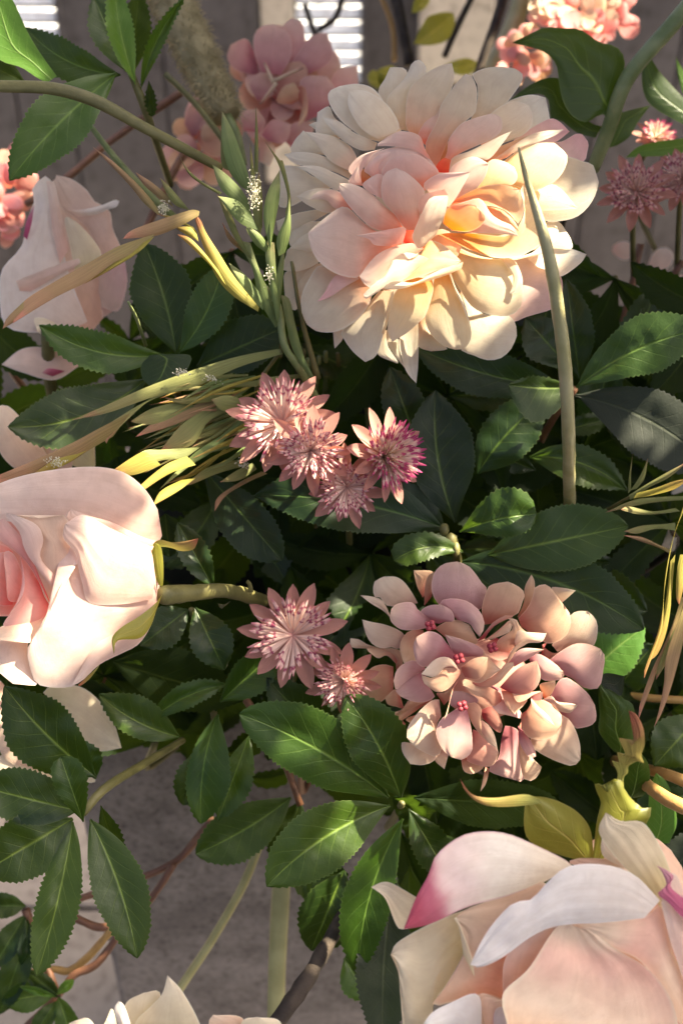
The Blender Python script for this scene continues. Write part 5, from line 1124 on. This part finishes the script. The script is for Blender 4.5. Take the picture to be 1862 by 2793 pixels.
# ------------------------------------------------------------------ concrete, floor, wall
def box(name, lo, hi, mat, parent=None, bev=.004):
    lo, hi = np.array(lo, float), np.array(hi, float)
    V = []; b = bev
    # bevelled box: every corner split in three
    for sx in (0, 1):
        for sy in (0, 1):
            for sz in (0, 1):
                p = np.array([hi[0] if sx else lo[0], hi[1] if sy else lo[1], hi[2] if sz else lo[2]])
                s = np.array([-1 if sx else 1, -1 if sy else 1, -1 if sz else 1]) * b
                V += [p + s * (0, 1, 1), p + s * (1, 0, 1), p + s * (1, 1, 0)]
    V = np.array(V)
    import bmesh
    bm = bmesh.new(); vs = [bm.verts.new(v) for v in V]
    bmesh.ops.convex_hull(bm, input=vs)
    bmesh.ops.dissolve_limit(bm, angle_limit=.01, verts=bm.verts, edges=bm.edges)
    bm.verts.index_update(); bm.faces.ensure_lookup_table()
    VV = [tuple(v.co) for v in bm.verts]; FF = [tuple(v.index for v in f.verts) for f in bm.faces]; bm.free()
    return mesh(name, VV, FF, mat, parent, None, smooth=False)
def ground_hit(x, y, z, f='W'):
    v = C(x, y, 100, f) - CAM; return CAM + v * ((z - CAM.z) / v.z)
def wall_hit(x, y, Y, f='W'):
    v = C(x, y, 100, f) - CAM; return CAM + v * ((Y - CAM.y) / v.y)
def rough_mat(name, c1, c2, s1, s2, rough=.9, bstr=.5):
    m, N, Lk = newmat(name)
    tc = N.new('ShaderNodeTexCoord')
    a = N.new('ShaderNodeTexNoise'); a.inputs['Scale'].default_value = s1; a.inputs['Detail'].default_value = 8; a.inputs['Roughness'].default_value = .75
    Lk.new(tc.outputs['Object'], a.inputs['Vector'])
    b = N.new('ShaderNodeTexNoise'); b.inputs['Scale'].default_value = s2; b.inputs['Detail'].default_value = 3
    Lk.new(tc.outputs['Object'], b.inputs['Vector'])
    r = ramp(N, [(.36, c1), (.62, c2)]); Lk.new(a.outputs['Fac'], r.inputs[0])
    r2 = ramp(N, [(.30, (.62, .60, .58)), (.5, (1, 1, 1)), (.74, (1.15, 1.15, 1.12))]); Lk.new(b.outputs['Fac'], r2.inputs[0])
    mm = N.new('ShaderNodeMix'); mm.data_type = 'RGBA'; mm.blend_type = 'MULTIPLY'; mm.inputs[0].default_value = .85
    Lk.new(r.outputs[0], mm.inputs[6]); Lk.new(r2.outputs[0], mm.inputs[7])
    return finish(m, N, Lk, mm.outputs[2], rough, 0, None, b.outputs['Fac'], spec=.25, bstr=bstr, bdist=.001)
M_CONC = rough_mat('speckled_concrete', (.155, .132, .11), (.25, .216, .182), 26, 190)
M_TILE = rough_mat('beige_tile', (.28, .235, .185), (.33, .28, .225), 5, 60, rough=.55, bstr=.1)
M_GROUT = rough_mat('grout', (.06, .055, .05), (.10, .09, .08), 20, 90)
M_WALL = rough_mat('grey_board', (.075, .070, .072), (.10, .095, .096), 3, 40, rough=.7, bstr=.15)
M_PANEL = rough_mat('cream_board', (.52, .47, .38), (.56, .51, .42), 3, 40, rough=.7, bstr=.1)
M_SLAT = rough_mat('white_slat', (.78, .80, .82), (.82, .84, .86), 4, 40, rough=.5, bstr=.1)
pA = C(262, 2250, 92)
FX = pA.x; FY = pA.y
box('concrete_block', (FX, FY, 0.0), (FX + .95, FY + .42, wall_hit(600, 1640, FY).z), M_CONC, None, .006)
tag(bpy.data.objects['concrete_block'], 'speckled grey concrete block standing under the flowers', 'block')
base = box('floor', (-2.2, -.2, -.12), (2.6, 3.4, -.012), M_GROUT, None, .002); base['kind'] = 'structure'
jl = ground_hit(0, 2085, 0); jr = ground_hit(250, 2118, 0)
ts = .45; y0 = jl.y - 2 * ts; first = None
for i in range(9):
    for j in range(7):
        x0 = jl.x - .03 - 4 * ts + i * ts; yy = y0 + j * ts
        if x0 > 2.2 or yy > 2.9: continue
        if first is None:
            first = box('tile', (x0 + .004, yy + .004, -.012), (x0 + ts - .004, yy + ts - .004, 0), M_TILE, base, .002)
            bx0, by0 = x0, yy
        else:
            q = first.copy(); COL.objects.link(q); q.parent = base; q.location = first.location + Vector((x0 - bx0, yy - by0, 0))
WY = 2.35
wl_ = thing('board_wall', (0, WY, 0), 'grey vertical board wall in the far background with bright blinds', 'wall')
wins = []
def win_rect(x0, x1, ytop, ybot):
    a = wall_hit(x0, ybot, WY); b_ = wall_hit(x1, ytop, WY)
    return a.x, b_.x, a.z, b_.z
W1 = win_rect(15, 108, -160, 95); W2 = win_rect(600, 838, -160, 195)
PN = win_rect(955, 1140, -160, 175)
ztop = 1.75
edges = sorted({-2.4, 2.6, W1[0], W1[1], W2[0], W2[1]})
xs = []
for a_, b_ in zip(edges[:-1], edges[1:]):
    n_ = max(1, round((b_ - a_) / .16)); xs += [a_ + (b_ - a_) * k / n_ for k in range(n_)]
xs.append(edges[-1])
for a_, b_ in zip(xs[:-1], xs[1:]):
    zb = 0.0; zt = ztop
    inw = [W for W in (W1, W2) if a_ >= W[0] - 1e-4 and b_ <= W[1] + 1e-4]
    if inw: zt = inw[0][2]
    box('board', (a_ + .002, WY, zb), (b_ - .002, WY + .035, zt), M_WALL, wl_, .004)
for W in (W1, W2):
    fr = thing('window_blind', (0, WY, 0), 'bright white slatted blind at the top edge, left corner' if W is W1 else 'bright white slatted blind with cream side panel behind the pink hydrangea', 'blind')
    n_ = 26; z = W[2] + .01
    xs0 = W[0] + (.012 if W is W1 else .075)
    while z < ztop:
        V = []; sl_ = .034
        for (x_) in (xs0, W[1] - .006):
            for (yy, zz) in ((WY - .006, z), (WY + .040, z + .014), (WY + .041, z + .012), (WY - .005, z - .002)):
                V.append((x_, yy, zz))
        mesh('slat', V, [(0, 1, 5, 4), (1, 2, 6, 5), (2, 3, 7, 6), (3, 0, 4, 7), (3, 2, 1, 0), (4, 5, 6, 7)], M_SLAT, fr, None, smooth=False)
        z += .030
    if W is W2: box('side_panel', (W[0] + .004, WY - .004, W[2] - .2), (W[0] + .07, WY + .03, ztop), M_PANEL, fr, .003)
    box('side_rail', (W[1] - .004, WY - .008, W[2]), (W[1] + .008, WY + .036, ztop), M_WALL, fr, .002)
    box('bottom_rail', (xs0 - .002, WY - .008, W[2] - .012), (W[1] - .006, WY + .036, W[2] + .004), M_WALL, fr, .002)
pb = box('cream_panel', (PN[0], WY - .06, PN[2]), (PN[1], WY - .012, ztop), M_PANEL, None, .004)
tag(pb, 'pale cream panel against the grey wall behind the dark twig, top centre', 'panel')
# ------------------------------------------------------------------ added leaf screen out of view, its gaps shaped to place the sun patches
LIT = [(262, 1285, 46.4, 58), (330, 1215, 46.6, 20), (1330, 40, 81, 110), (1180, 560, 49, 100), (1400, 860, 54.4, 26), (1250, 880, 54.2, 14), (690, 1700, 51, 22), (15, 440, 80, 60), 
       (455, 550, 49.6, 26), (500, 605, 49.8, 32), (550, 670, 50.2, 26), (300, 640, 47.0, 14),
       (1180, 560, 49, 88), (1240, 430, 49.6, 60), (1080, 470, 48.3, 62), (1000, 640, 47.4, 46), (920, 625, 47.3, 26), (1130, 640, 49.3, 50),
       (1240, 520, 44.6, 60), (1262, 620, 45, 50), (1190, 700, 52, 20), (1285, 560, 51.5, 22),
       (1160, 1185, 53, 42), (1545, 1230, 47.5, 62), (1520, 1330, 47.4, 40), (1540, 1115, 49.6, 22),
       (330, 1050, 49.8, 34), (395, 1110, 49.6, 14), (440, 1060, 50.4, 12), (40, 70, 54, 80),
       (1445, 1500, 57, 25), (1410, 1110, 56, 14), (1360, 1085, 56, 10), (1150, 1815, 42.5, 17), (1455, 1815, 42.8, 24), (1545, 1850, 49.4, 46), (1530, 1930, 53, 34),
       (954, 1697, 49.2, 12), (1035, 1714, 48.8, 9), (895, 1090, 49.6, 34), (860, 1030, 49.6, 18), (720, 1100, 49.3, 14),
       (1480, 300, 66, 44), (285, 2330, 41.6, 18), (1190, 1790, 49.4, 9), (410, 1240, 47.8, 18), (360, 1180, 47.5, 14), (960, 1310, 52.8, 10)]
BR = 0.70
u1 = TOSUN.cross(Vector((0, 0, 1))).normalized(); u2 = u1.cross(TOSUN)
P0 = C(800, 1200, 52) + TOSUN * BR
def proj(p): q = p - P0; return q.dot(u1), q.dot(u2)
holes = [(*proj(C(x, y, d)), r * 1.1875 * d / FOCAL / 100) for x, y, d, r in LIT]  # gaps left in the added screen, one per wanted sun patch
pts = [proj(C(x, y, d)) for x in range(-200, 1800, 100) for y in range(-100, 2500, 100) for d in (40, 52, 66, 80, 95)]
pts += [proj(C(x, y, d)) for x in range(-300, 800, 100) for y in range(1500, 2700, 100) for d in (110, 130, 150, 175)]
pts = np.array(pts); 
cells = {}
CS = .05
for a_, b_ in pts: cells.setdefault((round(a_ / CS), round(b_ / CS)), 1)
# grow so that no hole is left between the samples
grown = set()
for (i, j) in cells:
    for di in (-1, 0, 1):
        for dj in (-1, 0, 1): grown.add((i + di, j + dj))
V = []; F = []; UV = []
rs = random.Random(77)
def shade_leaf(a_, b_, s, lay):
    th = rs.random() * 6.283; c_ = P0 + u1 * a_ + u2 * b_ + TOSUN * (lay + rs.uniform(-.02, .02)); k0 = len(V)
    e1_ = (u1 * math.cos(th) + u2 * math.sin(th)); e2_ = (u2 * math.cos(th) - u1 * math.sin(th)); dz = TOSUN * rs.uniform(-.3, .3)
    for (p, q, h) in ((-1, 0, 0), (-.4, .55, .15), (.3, .5, .15), (1, 0, 0), (.3, -.5, .15), (-.4, -.55, .15)):
        V.append(c_ + e1_ * (p * s) + e2_ * (q * s) + dz * (p * s) + TOSUN * (h * s)); UV.append(((q + 1) / 2, (p + 1) / 2))
    F.extend([(k0, k0 + 1, k0 + 5), (k0 + 1, k0 + 2, k0 + 4, k0 + 5), (k0 + 2, k0 + 3, k0 + 4)])
def hit(a_, b_, m):
    return any((a_ - x) ** 2 + (b_ - y) ** 2 < (r + m) ** 2 for x, y, r in holes)
for (i, j) in sorted(grown):
    for lay, s, n_ in ((0, .034, 5), (.05, .034, 5), (.08, .012, 40), (.11, .012, 40), (.14, .006, 110)):
        for _ in range(n_):
            a_, b_ = (i + rs.uniform(-.5, .5)) * CS, (j + rs.uniform(-.5, .5)) * CS
            if s < .02 and not hit(a_, b_, .085): continue
            if not hit(a_, b_, s * 1.0): shade_leaf(a_, b_, s * rs.uniform(.8, 1.05), lay)
ob = thing('added_sun_screen', P0, 'unseen leaf screen added overhead to shape the patches of sunlight', 'sun screen')
o = mesh('sun_screen_leaves', V, F, M_SCREEN, ob, UV, smooth=False); o['kind'] = 'stuff'
ii = [i for i, j in grown]; jj = [j for i, j in grown]
tube_world([P0 + u1 * (min(ii) * CS) + u2 * (min(jj) * CS) + TOSUN * .22, P0 + TOSUN * .24, P0 + u1 * (max(ii) * CS) + u2 * (max(jj) * CS) + TOSUN * .22], [.012, .010, .006], M_STEMD, ob, name='sun_screen_stem')
